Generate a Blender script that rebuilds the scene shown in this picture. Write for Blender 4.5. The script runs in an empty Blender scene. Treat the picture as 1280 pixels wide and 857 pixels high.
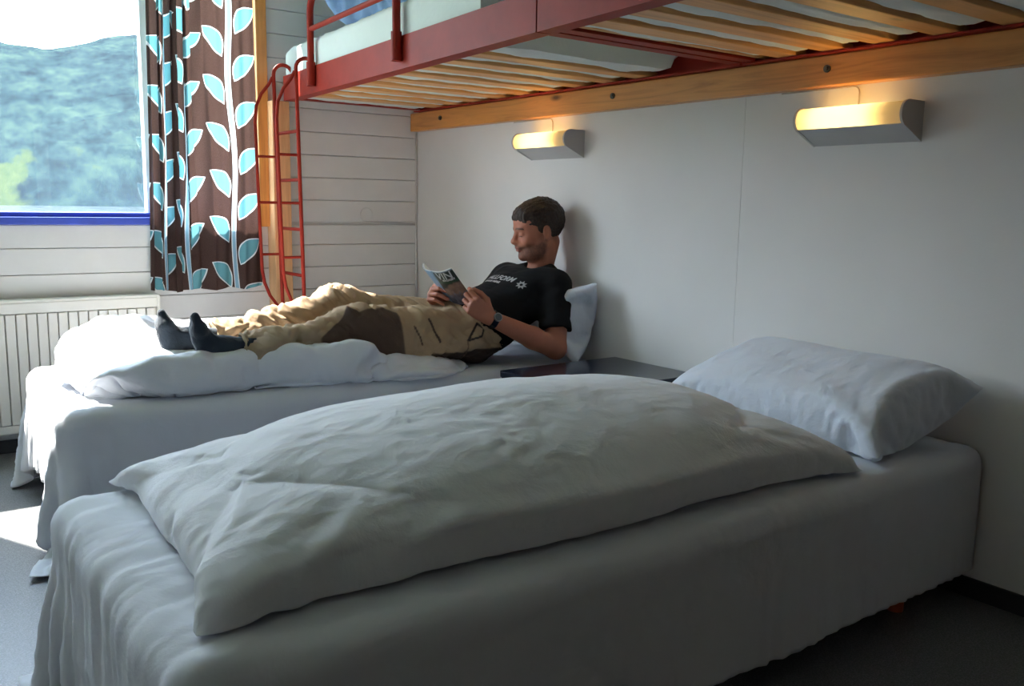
import bpy, bmesh, math, random, time
import numpy as np
import openvdb
from mathutils import Vector, Matrix, Euler

T0 = time.time()
random.seed(4)
RNG = np.random.RandomState(7)
S = bpy.context.scene
COL = S.collection

# ------------------------------------------------------------------ camera
f_px = 1118.05
cam_d = bpy.data.cameras.new('camera')
cam_d.sensor_width = 36.0
cam_d.sensor_fit = 'HORIZONTAL'
cam_d.lens = 36.0 * f_px / 1280
cam_d.clip_start = 0.05
cam_d.clip_end = 8000
cam = bpy.data.objects.new('camera', cam_d)
COL.objects.link(cam)
Rw = [[0.80496247, 0.07760259, -0.58822892],
      [-0.59310193, 0.13247127, -0.79415456],
      [0.01629498, 0.98814432, 0.15266065]]
Rm = np.array(Rw)
# camera looks along its own -Z: columns are the camera axes in the world
M = Matrix(((Rm[0, 0], Rm[0, 1], Rm[0, 2]), (Rm[1, 0], Rm[1, 1], Rm[1, 2]), (Rm[2, 0], Rm[2, 1], Rm[2, 2])))
cam.matrix_world = Matrix.Translation((-2.430, 0.0, 1.053)) @ M.to_4x4()
S.camera = cam

# ------------------------------------------------------------------ world, sun, window portal, exposure
S.view_settings.view_transform = 'Standard'
S.view_settings.look = 'None'
S.view_settings.exposure = 0.0
S.view_settings.gamma = 1.0
S.view_settings.use_curve_mapping = False
S.cycles.use_denoising = True
S.cycles.max_bounces = 10
S.cycles.diffuse_bounces = 6
S.cycles.transparent_max_bounces = 12
S.cycles.sample_clamp_indirect = 6.0

world = bpy.data.worlds.new('world')
S.world = world
world.use_nodes = True
wn = world.node_tree
bg = wn.nodes['Background']
tc = wn.nodes.new('ShaderNodeTexCoord')
sx = wn.nodes.new('ShaderNodeSeparateXYZ')
wr = wn.nodes.new('ShaderNodeValToRGB')
wn.links.new(tc.outputs['Generated'], sx.inputs[0])
wn.links.new(sx.outputs['Z'], wr.inputs[0])
wr.color_ramp.elements[0].position = 0.0
wr.color_ramp.elements[0].color = (0.90, 0.96, 1.0, 1)
wr.color_ramp.elements[1].position = 0.6
wr.color_ramp.elements[1].color = (0.58, 0.77, 1.0, 1)
wn.links.new(wr.outputs['Color'], bg.inputs['Color'])
bg.inputs['Strength'].default_value = 18.0

sun_d = bpy.data.lights.new('sun', 'SUN')
sun_d.energy = 36.0
sun_d.angle = 0.009
sun_d.color = (1.0, 0.96, 0.88)
sun = bpy.data.objects.new('sun', sun_d)
COL.objects.link(sun)
sun.rotation_euler = Vector((0.47, -1.0, -1.24)).to_track_quat('-Z', 'Y').to_euler()

WIN_X0, WIN_X1, WIN_Z0, WIN_Z1, WALL_Y = -2.72, -0.870, 0.940, 2.34, 4.14
por_d = bpy.data.lights.new('window_portal', 'AREA')
por_d.shape = 'RECTANGLE'
por_d.size = WIN_X1 - WIN_X0
por_d.size_y = WIN_Z1 - WIN_Z0
por_d.cycles.is_portal = True
por = bpy.data.objects.new('window_portal', por_d)
COL.objects.link(por)
por.location = ((WIN_X0 + WIN_X1) / 2, WALL_Y + 0.19, (WIN_Z0 + WIN_Z1) / 2)
por.rotation_euler = (math.radians(-90), 0, 0)

# ------------------------------------------------------------------ node expression helper
class E:
    """wraps a shader socket so that formulas can be written in python"""
    def __init__(s, nt, sock): s.nt, s.s = nt, sock
    def _m(s, op, *a):
        n = s.nt.nodes.new('ShaderNodeMath'); n.operation = op
        for i, v in enumerate((s,) + a):
            if isinstance(v, E): s.nt.links.new(v.s, n.inputs[i])
            else: n.inputs[i].default_value = v
        return E(s.nt, n.outputs[0])
    def __add__(s, o): return s._m('ADD', o)
    def __sub__(s, o): return s._m('SUBTRACT', o)
    def __mul__(s, o): return s._m('MULTIPLY', o)
    def abs(s): return s._m('ABSOLUTE')
    def gt(s, o): return s._m('GREATER_THAN', o)
    def lt(s, o): return s._m('LESS_THAN', o)
    def sin(s): return s._m('SINE')
    def mod(s, o): return s._m('FLOORED_MODULO', o)
    def div(s, o): return s._m('DIVIDE', o)
    def floor(s): return s._m('FLOOR')
    def max(s, o): return s._m('MAXIMUM', o)
    def min(s, o): return s._m('MINIMUM', o)

class Mat:
    def __init__(s, name, rough=0.6, spec=0.5, metal=0.0):
        s.m = bpy.data.materials.new(name); s.m.use_nodes = True
        s.nt = s.m.node_tree
        s.b = s.nt.nodes['Principled BSDF']
        s.b.inputs['Roughness'].default_value = rough
        s.b.inputs['Specular IOR Level'].default_value = spec
        s.b.inputs['Metallic'].default_value = metal
    def n(s, t, **kw):
        n = s.nt.nodes.new(t)
        for k, v in kw.items():
            if k in n.inputs: n.inputs[k].default_value = v
            else: setattr(n, k, v)
        return n
    def l(s, a, b): s.nt.links.new(a, b)
    def coords(s, scale=(1, 1, 1), kind='Object'):
        t = s.n('ShaderNodeTexCoord'); mp = s.n('ShaderNodeMapping')
        mp.inputs['Scale'].default_value = scale
        s.l(t.outputs[kind], mp.inputs['Vector'])
        return mp.outputs['Vector']
    def noise(s, vec, scale, detail=4, rough=0.5, dist=0.0):
        n = s.n('ShaderNodeTexNoise', Scale=scale, Detail=detail, Roughness=rough, Distortion=dist)
        s.l(vec, n.inputs['Vector']); return n.outputs['Fac']
    def ramp(s, fac, stops):
        r = s.n('ShaderNodeValToRGB'); e = r.color_ramp.elements
        while len(e) > 1: e.remove(e[-1])
        e[0].position, e[0].color = stops[0][0], tuple(stops[0][1]) + (1,)
        for p, c in stops[1:]:
            x = e.new(p); x.color = tuple(c) + (1,)
        s.l(fac, r.inputs[0]); return r.outputs['Color']
    def color(s, c):
        if isinstance(c, (tuple, list)): s.b.inputs['Base Color'].default_value = tuple(c) + (1,)
        else: s.l(c, s.b.inputs['Base Color'])
        return s
    def mix(s, fac, a, b):
        m = s.n('ShaderNodeMix'); m.data_type = 'RGBA'
        for sock, v in ((m.inputs[0], fac), (m.inputs[6], a), (m.inputs[7], b)):
            if isinstance(v, tuple): sock.default_value = v + (1,)
            elif isinstance(v, (int, float)): sock.default_value = v
            elif isinstance(v, E): s.l(v.s, sock)
            else: s.l(v, sock)
        return m.outputs[2]
    def bump(s, h, strength=0.2, dist=0.01):
        b = s.n('ShaderNodeBump', Strength=strength, Distance=dist)
        s.l(h, b.inputs['Height']); s.l(b.outputs[0], s.b.inputs['Normal']); return s

def plain(name, c, rough=0.6, var=0.08, scale=12, bump=0.0, metal=0.0, spec=0.5, vec=(1, 1, 1)):
    m = Mat(name, rough, spec, metal)
    v = m.coords(vec)
    f = m.noise(v, scale, 5, 0.6)
    m.color(m.ramp(f, [(0.3, tuple(x * (1 - var) for x in c)), (0.7, tuple(min(1, x * (1 + var)) for x in c))]))
    if bump: m.bump(m.noise(v, scale * 6, 6, 0.6), bump, 0.004)
    return m.m

def fabric(name, c, wr_scale=9.0, wr=0.35, rough=0.9, trans=0.0, weave=900, sheen=0.15):
    m = Mat(name, rough, 0.25)
    v = m.coords()
    w1 = m.noise(v, wr_scale, 5, 0.56, 0.3)
    v2 = m.coords((1, 1, 1))
    w2 = m.noise(v2, weave, 2, 0.5)
    m.color(m.ramp(w1, [(0.25, tuple(x * 0.96 for x in c)), (0.75, c)]))
    a = m.n('ShaderNodeMath', operation='MULTIPLY_ADD'); m.l(w2, a.inputs[0]); a.inputs[1].default_value = 0.015; m.l(w1, a.inputs[2])
    m.bump(a.outputs[0], wr, 0.02)
    m.b.inputs['Sheen Weight'].default_value = sheen
    if trans:
        out = m.nt.nodes['Material Output']
        t = m.n('ShaderNodeBsdfTranslucent'); t.inputs['Color'].default_value = tuple(c) + (1,)
        mx = m.n('ShaderNodeMixShader'); mx.inputs[0].default_value = trans
        m.l(m.b.outputs[0], mx.inputs[1]); m.l(t.outputs[0], mx.inputs[2]); m.l(mx.outputs[0], out.inputs['Surface'])
    return m.m

def wood(name, c, dark, axis=1, rough=0.35, scale=1.0):
    m = Mat(name, rough, 0.5)
    sc = [26 * scale] * 3; sc[axis] = 1.6 * scale
    v = m.coords(tuple(sc))
    f = m.noise(v, 1.0, 6, 0.62, 1.4)
    v2 = m.coords((3, 3, 3))
    g = m.noise(v2, 1.0, 3, 0.5)
    base = m.ramp(f, [(0.30, dark), (0.48, c), (0.62, tuple(min(1, x * 1.15) for x in c)), (0.78, dark)])
    base2 = m.mix(E(m.nt, g) * 0.5, base, tuple(x * 0.7 for x in c))
    # knots
    vk = m.coords(tuple(2.2 if i == axis else 6.0 for i in range(3)))
    vo = m.n('ShaderNodeTexVoronoi', Scale=1.0); m.l(vk, vo.inputs['Vector'])
    k = m.ramp(vo.outputs['Distance'], [(0.03, (1, 1, 1)), (0.10, (0, 0, 0))])
    m.color(m.mix(E(m.nt, k), base2, tuple(x * 0.25 for x in dark)))
    m.bump(f, 0.12, 0.004)
    return m.m

# ------------------------------------------------------------------ materials
MT = {}
def _paint():
    m = Mat('white_wall_paint', 0.75, 0.3)
    v = m.coords()
    f = m.noise(v, 1.3, 4, 0.6)
    m.color(m.ramp(f, [(0.3, (0.74, 0.725, 0.705)), (0.7, (0.80, 0.785, 0.765))]))
    g = m.noise(v, 60, 6, 0.7)
    m.bump(g, 0.12, 0.006)
    return m.m
MT['wall'] = _paint()
MT['backwall'] = plain('bounce_cut_brown', (0.20, 0.13, 0.09), 0.6, 0.15, 3)  # unseen back wall, made dark brown to weaken bounce light
MT['plank'] = plain('white_plank_paint', (0.76, 0.755, 0.74), 0.5, 0.05, 3, 0.08)
MT['ceiling'] = plain('ceiling_paint', (0.75, 0.74, 0.72), 0.8, 0.03, 2)
def _floor():
    m = Mat('grey_speckled_vinyl', 0.42, 0.5)
    v = m.coords()
    f = m.noise(v, 260, 3, 0.7)
    g = m.noise(v, 2.2, 3, 0.5)
    a = m.ramp(f, [(0.36, (0.075, 0.078, 0.08)), (0.5, (0.135, 0.138, 0.14)), (0.66, (0.24, 0.245, 0.25))])
    m.color(m.mix(E(m.nt, g) * 0.35, a, (0.10, 0.10, 0.10)))
    m.bump(f, 0.06, 0.002)
    return m.m
MT['floor'] = _floor()
MT['baseboard'] = plain('black_skirting', (0.02, 0.02, 0.022), 0.5)
MT['sheet'] = fabric('white_cotton_sheet', (0.74, 0.76, 0.81), 7.0, 0.35, trans=0.12)
MT['duvet'] = fabric('white_duvet_cover', (0.74, 0.755, 0.79), 9.0, 0.45)
MT['pillow'] = fabric('bluish_pillowcase', (0.70, 0.75, 0.84), 10.0, 0.45)
MT['bunkcloth'] = fabric('off_white_mattress_cover', (0.70, 0.76, 0.74), 10.0, 0.4)
MT['blue_fabric'] = fabric('pale_blue_duvet_cover', (0.26, 0.40, 0.66), 14.0, 0.5)
MT['mattress'] = fabric('mattress_ticking', (0.55, 0.56, 0.6), 12.0, 0.2)
MT['red'] = plain('oxide_red_paint', (0.26, 0.023, 0.013), 0.5, 0.15, 9, 0.05, spec=0.12)
MT['redwood'] = plain('red_stained_wood', (0.42, 0.085, 0.03), 0.4, 0.2, 10)
MT['pine_y'] = wood('varnished_pine_along', (0.60, 0.255, 0.062), (0.36, 0.125, 0.028), 1, 0.33)
MT['pine_x'] = wood('pine_slat', (0.72, 0.36, 0.12), (0.48, 0.20, 0.06), 0, 0.45)
MT['pine_z'] = wood('pine_trim', (0.60, 0.26, 0.065), (0.42, 0.155, 0.035), 2, 0.33)
MT['pine_pale'] = wood('pale_pine_post', (0.74, 0.42, 0.20), (0.58, 0.28, 0.11), 2, 0.4)
MT['white_frame'] = plain('white_window_paint', (0.82, 0.83, 0.83), 0.4, 0.02)
MT['blue_frame'] = plain('blue_window_paint', (0.035, 0.07, 0.42), 0.35, 0.1)
MT['radiator'] = plain('cream_radiator_enamel', (0.72, 0.70, 0.64), 0.35, 0.03)
MT['black_gloss'] = plain('black_blue_lacquer', (0.012, 0.016, 0.032), 0.16, 0.1)
MT['lampbody'] = plain('grey_white_lamp_housing', (0.50, 0.49, 0.49), 0.4, 0.03)
MT['cable'] = plain('painted_cable', (0.45, 0.38, 0.32), 0.5)
MT['white_cable'] = plain('white_cable', (0.6, 0.6, 0.58), 0.5)
MT['steel'] = plain('dull_steel', (0.10, 0.09, 0.08), 0.35, 0.1, metal=0.8)
MT['shirt'] = fabric('black_cotton_jersey', (0.0065, 0.0065, 0.0075), 14.0, 0.12, sheen=0.0)
MT['sock'] = fabric('dark_navy_wool_sock', (0.022, 0.032, 0.045), 30.0, 0.4)
MT['hair'] = None
MT['print'] = plain('grey_white_print', (0.42, 0.42, 0.42), 0.8)
MT['print_w'] = plain('white_ink', (0.62, 0.66, 0.64), 0.5)
MT['steelp'] = plain('brushed_steel', (0.35, 0.35, 0.36), 0.3, 0.05, metal=1.0)
MT['dial'] = plain('grey_watch_dial', (0.12, 0.13, 0.14), 0.25)
def _glass():
    m = Mat('window_glass')
    nt = m.nt; out = nt.nodes['Material Output']; nt.nodes.remove(m.b)
    t = m.n('ShaderNodeBsdfTransparent'); g = m.n('ShaderNodeBsdfGlossy'); g.inputs['Roughness'].default_value = 0.02
    d = m.n('ShaderNodeBsdfTranslucent'); d.inputs['Color'].default_value = (0.85, 0.93, 1, 1)
    m1 = m.n('ShaderNodeMixShader'); m2 = m.n('ShaderNodeMixShader')
    # translucent veil mixed into the pane stands in for outdoor haze
    v = m.coords(); f = m.noise(v, 3.0, 5, 0.6)
    mr = m.n('ShaderNodeMapRange'); m.l(f, mr.inputs[0])
    mr.inputs[3].default_value = 0.006; mr.inputs[4].default_value = 0.012
    m1.inputs[0].default_value = 0.04; m.l(t.outputs[0], m1.inputs[1]); m.l(g.outputs[0], m1.inputs[2])
    m.l(mr.outputs[0], m2.inputs[0]); m.l(m1.outputs[0], m2.inputs[1]); m.l(d.outputs[0], m2.inputs[2])
    m.l(m2.outputs[0], out.inputs['Surface'])
    return m.m
MT['glass'] = _glass()
def _diff():
    m = Mat('frosted_lamp_shade', 0.4, 0.4)
    nt = m.nt; out = nt.nodes['Material Output']
    m.color((0.95, 0.86, 0.66))
    t = m.n('ShaderNodeBsdfTranslucent'); t.inputs['Color'].default_value = (1.0, 0.84, 0.52, 1)
    mx = m.n('ShaderNodeMixShader'); mx.inputs[0].default_value = 0.75
    m.l(m.b.outputs[0], mx.inputs[1]); m.l(t.outputs[0], mx.inputs[2])
    m.l(mx.outputs[0], out.inputs['Surface'])
    return m.m
MT['diffuser'] = _diff()
def _tube():
    m = Mat('glowing_tube')
    m.b.inputs['Emission Color'].default_value = (1.0, 0.74, 0.36, 1)
    m.b.inputs['Emission Strength'].default_value = 19.0
    return m.m
MT['tube'] = _tube()
def _vcol(name, rough, wr=0.0, wscale=40, sss=0.0, spec=0.4):
    m = Mat(name, rough, spec)
    a = m.n('ShaderNodeAttribute', attribute_name='Col')
    m.color(a.outputs['Color'])
    if wr:
        v = m.coords(); m.bump(m.noise(v, wscale, 6, 0.65, 0.5), wr, 0.006)
    if sss:
        m.b.inputs['Subsurface Weight'].default_value = sss
        m.b.inputs['Subsurface Radius'].default_value = (0.01, 0.004, 0.002)
        m.b.inputs['Subsurface Scale'].default_value = 0.5
    return m.m
MT['skin'] = _vcol('skin', 0.55, 0.12, 300, 0.0)
MT['trousers'] = _vcol('khaki_canvas', 0.85, 0.6, 26)
MT['cover'] = _vcol('printed_cover', 0.3)
def _hair():
    m = Mat('dark_brown_hair', 0.5, 0.35)
    v = m.coords((160, 160, 40)); f = m.noise(v, 1.0, 4, 0.7, 0.6)
    m.color(m.ramp(f, [(0.3, (0.010, 0.006, 0.004)), (0.7, (0.050, 0.028, 0.017))]))
    m.bump(f, 0.7, 0.004)
    return m.m
MT['hair'] = _hair()
def _curtain():
    m = Mat('leaf_pattern_curtain', 0.85, 0.2)
    nt = m.nt
    t = m.n('ShaderNodeUVMap'); t.uv_map = 'UVMap'
    s = m.n('ShaderNodeSeparateXYZ'); m.l(t.outputs[0], s.inputs[0])
    u0, v0 = E(nt, s.outputs['X']), E(nt, s.outputs['Y'])
    def vine(u, v, period, off):
        u = u + off
        wob = (v * 9.0 + off * 31.0).sin() * 0.008
        cell = u.div(period).floor()
        un = (u + wob).mod(period) - period / 2
        stem = un.abs()
        stem_w = stem.lt(0.0075); stem_b = stem.lt(0.0115)
        PV = 0.205
        vv = v + cell * 0.071
        def leaf(side, shift):
            w = (vv + shift).mod(PV) - PV / 2
            uu = un * side - 0.067
            ca, sa = math.cos(math.radians(48)), math.sin(math.radians(48))
            p = uu * ca + w * sa
            q = w * ca - uu * sa
            q = q + p * p * 3.0 - 0.004
            pa = p.div(0.081)
            g = (pa * pa * -1.0 + 1.0) * 0.040 - q.abs()
            return g.gt(0.0), g.gt(0.0062)
        a = leaf(1.0, 0.0); b = leaf(-1.0, PV * 0.5)
        inner = a[1].max(b[1]); outer = a[0].max(b[0])
        return stem_w, stem_b, inner, outer
    st, sb, li, lo = vine(u0, v0, 0.285, 0.0)
    vn = m.coords((1, 1, 1)); f = m.noise(vn, 300, 2, 0.5)
    brown = m.ramp(f, [(0.3, (0.048, 0.026, 0.022)), (0.7, (0.070, 0.040, 0.034))])
    c = m.mix(lo, brown, (0.82, 0.88, 0.90))
    c = m.mix(li, c, (0.13, 0.35, 0.41))
    c = m.mix(sb, c, (0.80, 0.86, 0.90))
    c = m.mix(st, c, (0.28, 0.48, 0.62))
    m.color(c)
    out = nt.nodes['Material Output']
    tr = m.n('ShaderNodeBsdfTranslucent'); m.l(c, tr.inputs['Color'])
    mx = m.n('ShaderNodeMixShader'); mx.inputs[0].default_value = 0.32
    m.l(m.b.outputs[0], mx.inputs[1]); m.l(tr.outputs[0], mx.inputs[2]); m.l(mx.outputs[0], out.inputs['Surface'])
    return m.m
MT['curtain'] = _curtain()
def _hill():
    m = Mat('forested_hillside', 1.0, 0.0)
    v0 = m.coords((1, 1, 1)); rt = m.n('ShaderNodeMapping'); rt.inputs['Rotation'].default_value = (0, 0, math.radians(11)); m.l(v0, rt.inputs['Vector'])
    sc = m.n('ShaderNodeMapping'); sc.inputs['Scale'].default_value = (2.2, 0.05, 2.6); m.l(rt.outputs[0], sc.inputs['Vector']); v = sc.outputs[0]
    a = m.noise(v, 0.0060, 5, 0.6); b = m.noise(v, 0.016, 9, 0.78); c = m.noise(v, 0.12, 4, 0.7)
    forest = m.ramp(b, [(0.38, (0.0015, 0.006, 0.010)), (0.49, (0.007, 0.017, 0.020)), (0.62, (0.019, 0.033, 0.026))])  # bluish tint of distance haze is put into the forest colours
    meadow = m.ramp(c, [(0.3, (0.017, 0.028, 0.014)), (0.7, (0.032, 0.041, 0.018))])
    geo = m.n('ShaderNodeNewGeometry'); s = m.n('ShaderNodeSeparateXYZ'); m.l(geo.outputs['Position'], s.inputs[0])
    z = E(m.nt, s.outputs['Z'])
    low = (z * -0.0035 + 0.235)      # meadows sit low down on the slope
    f = (E(m.nt, a) + E(m.nt, b) * 0.25 + low.max(-0.10) * 0.62)
    mk = m.ramp(f.s, [(0.825, (0, 0, 0)), (0.875, (1, 1, 1))])
    m.color(m.mix(E(m.nt, mk), forest, meadow))
    m.bump(c, 0.3, 3.0)
    return m.m
MT['hill'] = _hill()
def _water():
    m = Mat('lake_water', 0.12, 0.5)
    v = m.coords((1, 1, 1)); m.color((0.01, 0.02, 0.02)); m.bump(m.noise(v, 0.6, 4, 0.6), 0.2, 0.3)
    return m.m
MT['water'] = _water()
MT['grass'] = plain('lawn', (0.12, 0.20, 0.07), 0.9, 0.3, 0.6)

# ------------------------------------------------------------------ object helpers
def _origin(parent):
    return np.array(parent['_o']) if parent is not None else np.zeros(3)

def mesh_obj(name, V, F, mat, parent=None, smooth=False, origin=None, uv=None, col=None):
    V = np.asarray(V, float).reshape(-1, 3)
    if parent is not None:
        o3 = np.array(ORG[parent.name])
    elif origin is not None:
        o3 = np.array(origin, float)
    else:
        o3 = np.array([(V[:, 0].min() + V[:, 0].max()) / 2, (V[:, 1].min() + V[:, 1].max()) / 2, V[:, 2].min()])
    me = bpy.data.meshes.new(name)
    me.from_pydata((V - o3).tolist(), [], [tuple(int(i) for i in f) for f in F])
    me.update()
    if smooth: me.polygons.foreach_set('use_smooth', [True] * len(me.polygons))
    if uv is not None:
        ul = me.uv_layers.new(name='UVMap')
        li = np.empty(len(me.loops), int); me.loops.foreach_get('vertex_index', li)
        ul.data.foreach_set('uv', np.asarray(uv)[li].ravel())
    if col is not None:
        ca = me.color_attributes.new('Col', 'FLOAT_COLOR', 'POINT')
        c4 = np.ones((len(V), 4)); c4[:, :3] = col
        ca.data.foreach_set('color', c4.ravel())
    me.materials.append(mat)
    ob = bpy.data.objects.new(name, me)
    COL.objects.link(ob)
    if parent is not None:
        ob.parent = parent
        ORG[ob.name] = ORG[parent.name]     # children share the thing's frame
    else:
        ob.location = o3
        ORG[ob.name] = tuple(o3)
    return ob
ORG = {}

def empty(name, loc):
    o = bpy.data.objects.new(name, None); COL.objects.link(o)
    o.location = loc; o.empty_display_size = 0.1
    ORG[o.name] = tuple(loc)
    return o
def tag(o, label, cat, group=None, kind=None):
    if label: o['label'] = label
    if cat: o['category'] = cat
    if group: o['group'] = group
    if kind: o['kind'] = kind
    return o

class MB:
    def __init__(s): s.V = []; s.F = []
    def add(s, V, F):
        n = len(s.V); s.V += [tuple(v) for v in V]; s.F += [tuple(i + n for i in f) for f in F]; return s
    def box(s, lo, hi, bev=0.0):
        """axis aligned box with chamfered edges"""
        bm = bmesh.new(); bmesh.ops.create_cube(bm, size=1)
        lo, hi = np.array(lo, float), np.array(hi, float)
        for v in bm.verts: v.co = Vector((lo + hi) / 2 + np.array(v.co) * (hi - lo))
        if bev: bmesh.ops.bevel(bm, geom=bm.edges[:], offset=bev, segments=2, profile=0.5, affect='EDGES')
        bm.verts.index_update()
        s.add([v.co[:] for v in bm.verts], [[v.index for v in f.verts] for f in bm.faces]); bm.free(); return s
    def hexa(s, P):
        """8 corner points: bottom ring then top ring"""
        return s.add(P, [(0, 3, 2, 1), (4, 5, 6, 7), (0, 1, 5, 4), (1, 2, 6, 5), (2, 3, 7, 6), (3, 0, 4, 7)])
    def tube(s, pts, r, n=12, caps=True):
        pts = [Vector(p) for p in pts]; N = len(pts); rings = []
        rr = r if isinstance(r, (list, tuple)) else [r] * N
        t0 = (pts[1] - pts[0]).normalized()
        up = Vector((0, 0, 1)) if abs(t0.z) < 0.9 else Vector((1, 0, 0))
        x = t0.cross(up).normalized()
        for i, p in enumerate(pts):
            t = (pts[min(i + 1, N - 1)] - pts[max(i - 1, 0)]).normalized()
            x = (x - t * x.dot(t)).normalized(); y = t.cross(x)
            rings.append([p + x * (math.cos(a) * rr[i]) + y * (math.sin(a) * rr[i]) for a in [2 * math.pi * k / n for k in range(n)]])
        V = [v for ring in rings for v in ring]; F = []
        for i in range(N - 1):
            for k in range(n):
                a, b = i * n + k, i * n + (k + 1) % n
                F.append((a, b, b + n, a + n))
        if caps: F += [tuple(range(n))[::-1], tuple(range((N - 1) * n, N * n))]
        return s.add(V, F)
    def prism(s, prof, y0, y1):
        """profile in x,z swept along y"""
        n = len(prof)
        V = [(x, y0, z) for x, z in prof] + [(x, y1, z) for x, z in prof]
        F = [(i, (i + 1) % n, (i + 1) % n + n, i + n) for i in range(n)] + [tuple(range(n))[::-1], tuple(range(n, 2 * n))]
        return s.add(V, F)
    def build(s, name, mat, parent=None, smooth=False, **kw): return mesh_obj(name, s.V, s.F, mat, parent, smooth, **kw)

def arc(c, r, a0, a1, n, ax, ay):
    c, ax, ay = Vector(c), Vector(ax), Vector(ay)
    return [c + ax * (r * math.cos(a0 + (a1 - a0) * i / n)) + ay * (r * math.sin(a0 + (a1 - a0) * i / n)) for i in range(n + 1)]

def autosmooth(ob, deg=35):
    me = ob.data
    me.polygons.foreach_set('use_smooth', [True] * len(me.polygons))
    bm = bmesh.new(); bm.from_mesh(me)
    for e in bm.edges:
        if len(e.link_faces) == 2 and e.calc_face_angle(0) > math.radians(deg): e.smooth = False
    bm.to_mesh(me); bm.free()

def subsurf(ob, lv=1):
    md = ob.modifiers.new('subdivision', 'SUBSURF'); md.levels = lv; md.render_levels = lv

# numpy value noise ------------------------------------------------
_H = RNG.rand(64, 64, 64).astype(np.float32)
def vnoise(P):
    P = np.asarray(P, np.float64); i = np.floor(P).astype(int); fr = P - i; fr = fr * fr * (3 - 2 * fr)
    r = 0
    for dx in (0, 1):
        for dy in (0, 1):
            for dz in (0, 1):
                w = (fr[..., 0] if dx else 1 - fr[..., 0]) * (fr[..., 1] if dy else 1 - fr[..., 1]) * (fr[..., 2] if dz else 1 - fr[..., 2])
                r = r + w * _H[(i[..., 0] + dx) % 64, (i[..., 1] + dy) % 64, (i[..., 2] + dz) % 64]
    return r * 2 - 1
def fbm(P, o=4):
    P = np.asarray(P, float); r = 0; a = 1.0
    for k in range(o): r = r + a * vnoise(P * 2 ** k + 13.7 * k); a *= 0.5
    return r / 1.9

# ================================================================== cloth solver (position based)
def ln(a): return np.sqrt((a * a).sum(-1, keepdims=True))
def sim_cloth(P, RU, RV, steps=120, iters=10, layers=1, V0=0.0, pk=0.0, collide=None, grav=9.8, dt=1 / 60., damp=0.985,
              bend=0.12, pins=None, shear=0.35, comp=1.0):
    """P: (L,n,m,3); RU/RV rest spacing along the two grid axes; with two layers the borders are sewn together"""
    P = P.copy(); prev = P.copy(); L, n, m, _ = P.shape
    if np.isscalar(RU):
        u, v = np.meshgrid(np.arange(n) * RU, np.arange(m) * RV, indexing='ij'); rest = np.stack([u, v], -1)
    else: rest = RU                       # a flat cutting pattern (n,m,2)
    AU, AV = ln(rest[1:] - rest[:-1]), ln(rest[:, 1:] - rest[:, :-1])
    D1, D2 = ln(rest[1:, 1:] - rest[:-1, :-1]), ln(rest[1:, :-1] - rest[:-1, 1:])
    B1_, B2_ = AU[1:] + AU[:-1], AV[:, 1:] + AV[:, :-1]
    cell = float(AU.mean() * AV.mean())
    def con(A, B, rest, k):
        d = B - A; l = ln(d) + 1e-9; s = (l - rest) / l
        if comp < 1.0: s = np.where(s < 0, s * comp, s)
        d *= s * (0.5 * k); A += d; B -= d
    def cbend(A, B, rest, k):
        d = B - A; l = ln(d) + 1e-9; s = np.minimum((l - rest) / l, 0)
        d *= s * (0.5 * k); A += d; B -= d
    for st in range(steps):
        vel = (P - prev) * damp
        prev = P.copy()
        P = P + vel; P[..., 2] -= grav * dt * dt
        if layers == 2 and pk:
            c = P.mean((0, 1, 2))
            vol = 0; Ns = []
            for k in (0, 1):
                Q = P[k] - c
                e1 = np.zeros_like(Q); e2 = np.zeros_like(Q)
                e1[1:-1] = (Q[2:] - Q[:-2]) * .5; e2[:, 1:-1] = (Q[:, 2:] - Q[:, :-2]) * .5
                N = np.cross(e1, e2)
                if k == 1: N = -N
                Ns.append(N); vol += (Q * N).sum() / 3
            vol = abs(vol) if vol > 0 else 1e-4
            p = pk * max(0.0, min(3.0, V0 / max(vol, 1e-4) - 1.0))
            for k in (0, 1): P[k] += Ns[k] / cell * p * dt * dt
        for it in range(iters):
            for k in range(L):
                Q = P[k]
                for o in (0, 1):
                    e = (n - o) // 2 * 2 + o
                    con(Q[o:e:2], Q[o + 1:e:2], AU[o:e - 1:2], 1.0)
                    e = (m - o) // 2 * 2 + o
                    con(Q[:, o:e:2], Q[:, o + 1:e:2], AV[:, o:e - 1:2], 1.0)
                for a, b in ((0, 0), (1, 0), (0, 1), (1, 1)):
                    con(Q[:-1, :-1][a::2, b::2], Q[1:, 1:][a::2, b::2], D1[a::2, b::2], shear)
                    con(Q[:-1, 1:][a::2, b::2], Q[1:, :-1][a::2, b::2], D2[a::2, b::2], shear)
                if it % 3 == 0:
                    for o in range(4):
                        cbend(Q[:-2][o::4], Q[2:][o::4], B1_[o::4], bend)
                        cbend(Q[:, :-2][:, o::4], Q[:, 2:][:, o::4], B2_[:, o::4], bend)
            if layers == 2:
                for sl in ((0,), (-1,), (slice(None), 0), (slice(None), -1)):
                    a = (P[0][sl] + P[1][sl]) / 2; P[0][sl] = a; P[1][sl] = a
            if pins is not None: pins(P, st / steps)
            if collide is not None and (it % 2 == 1 or it == iters - 1): collide(P, prev)
    return P

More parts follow.
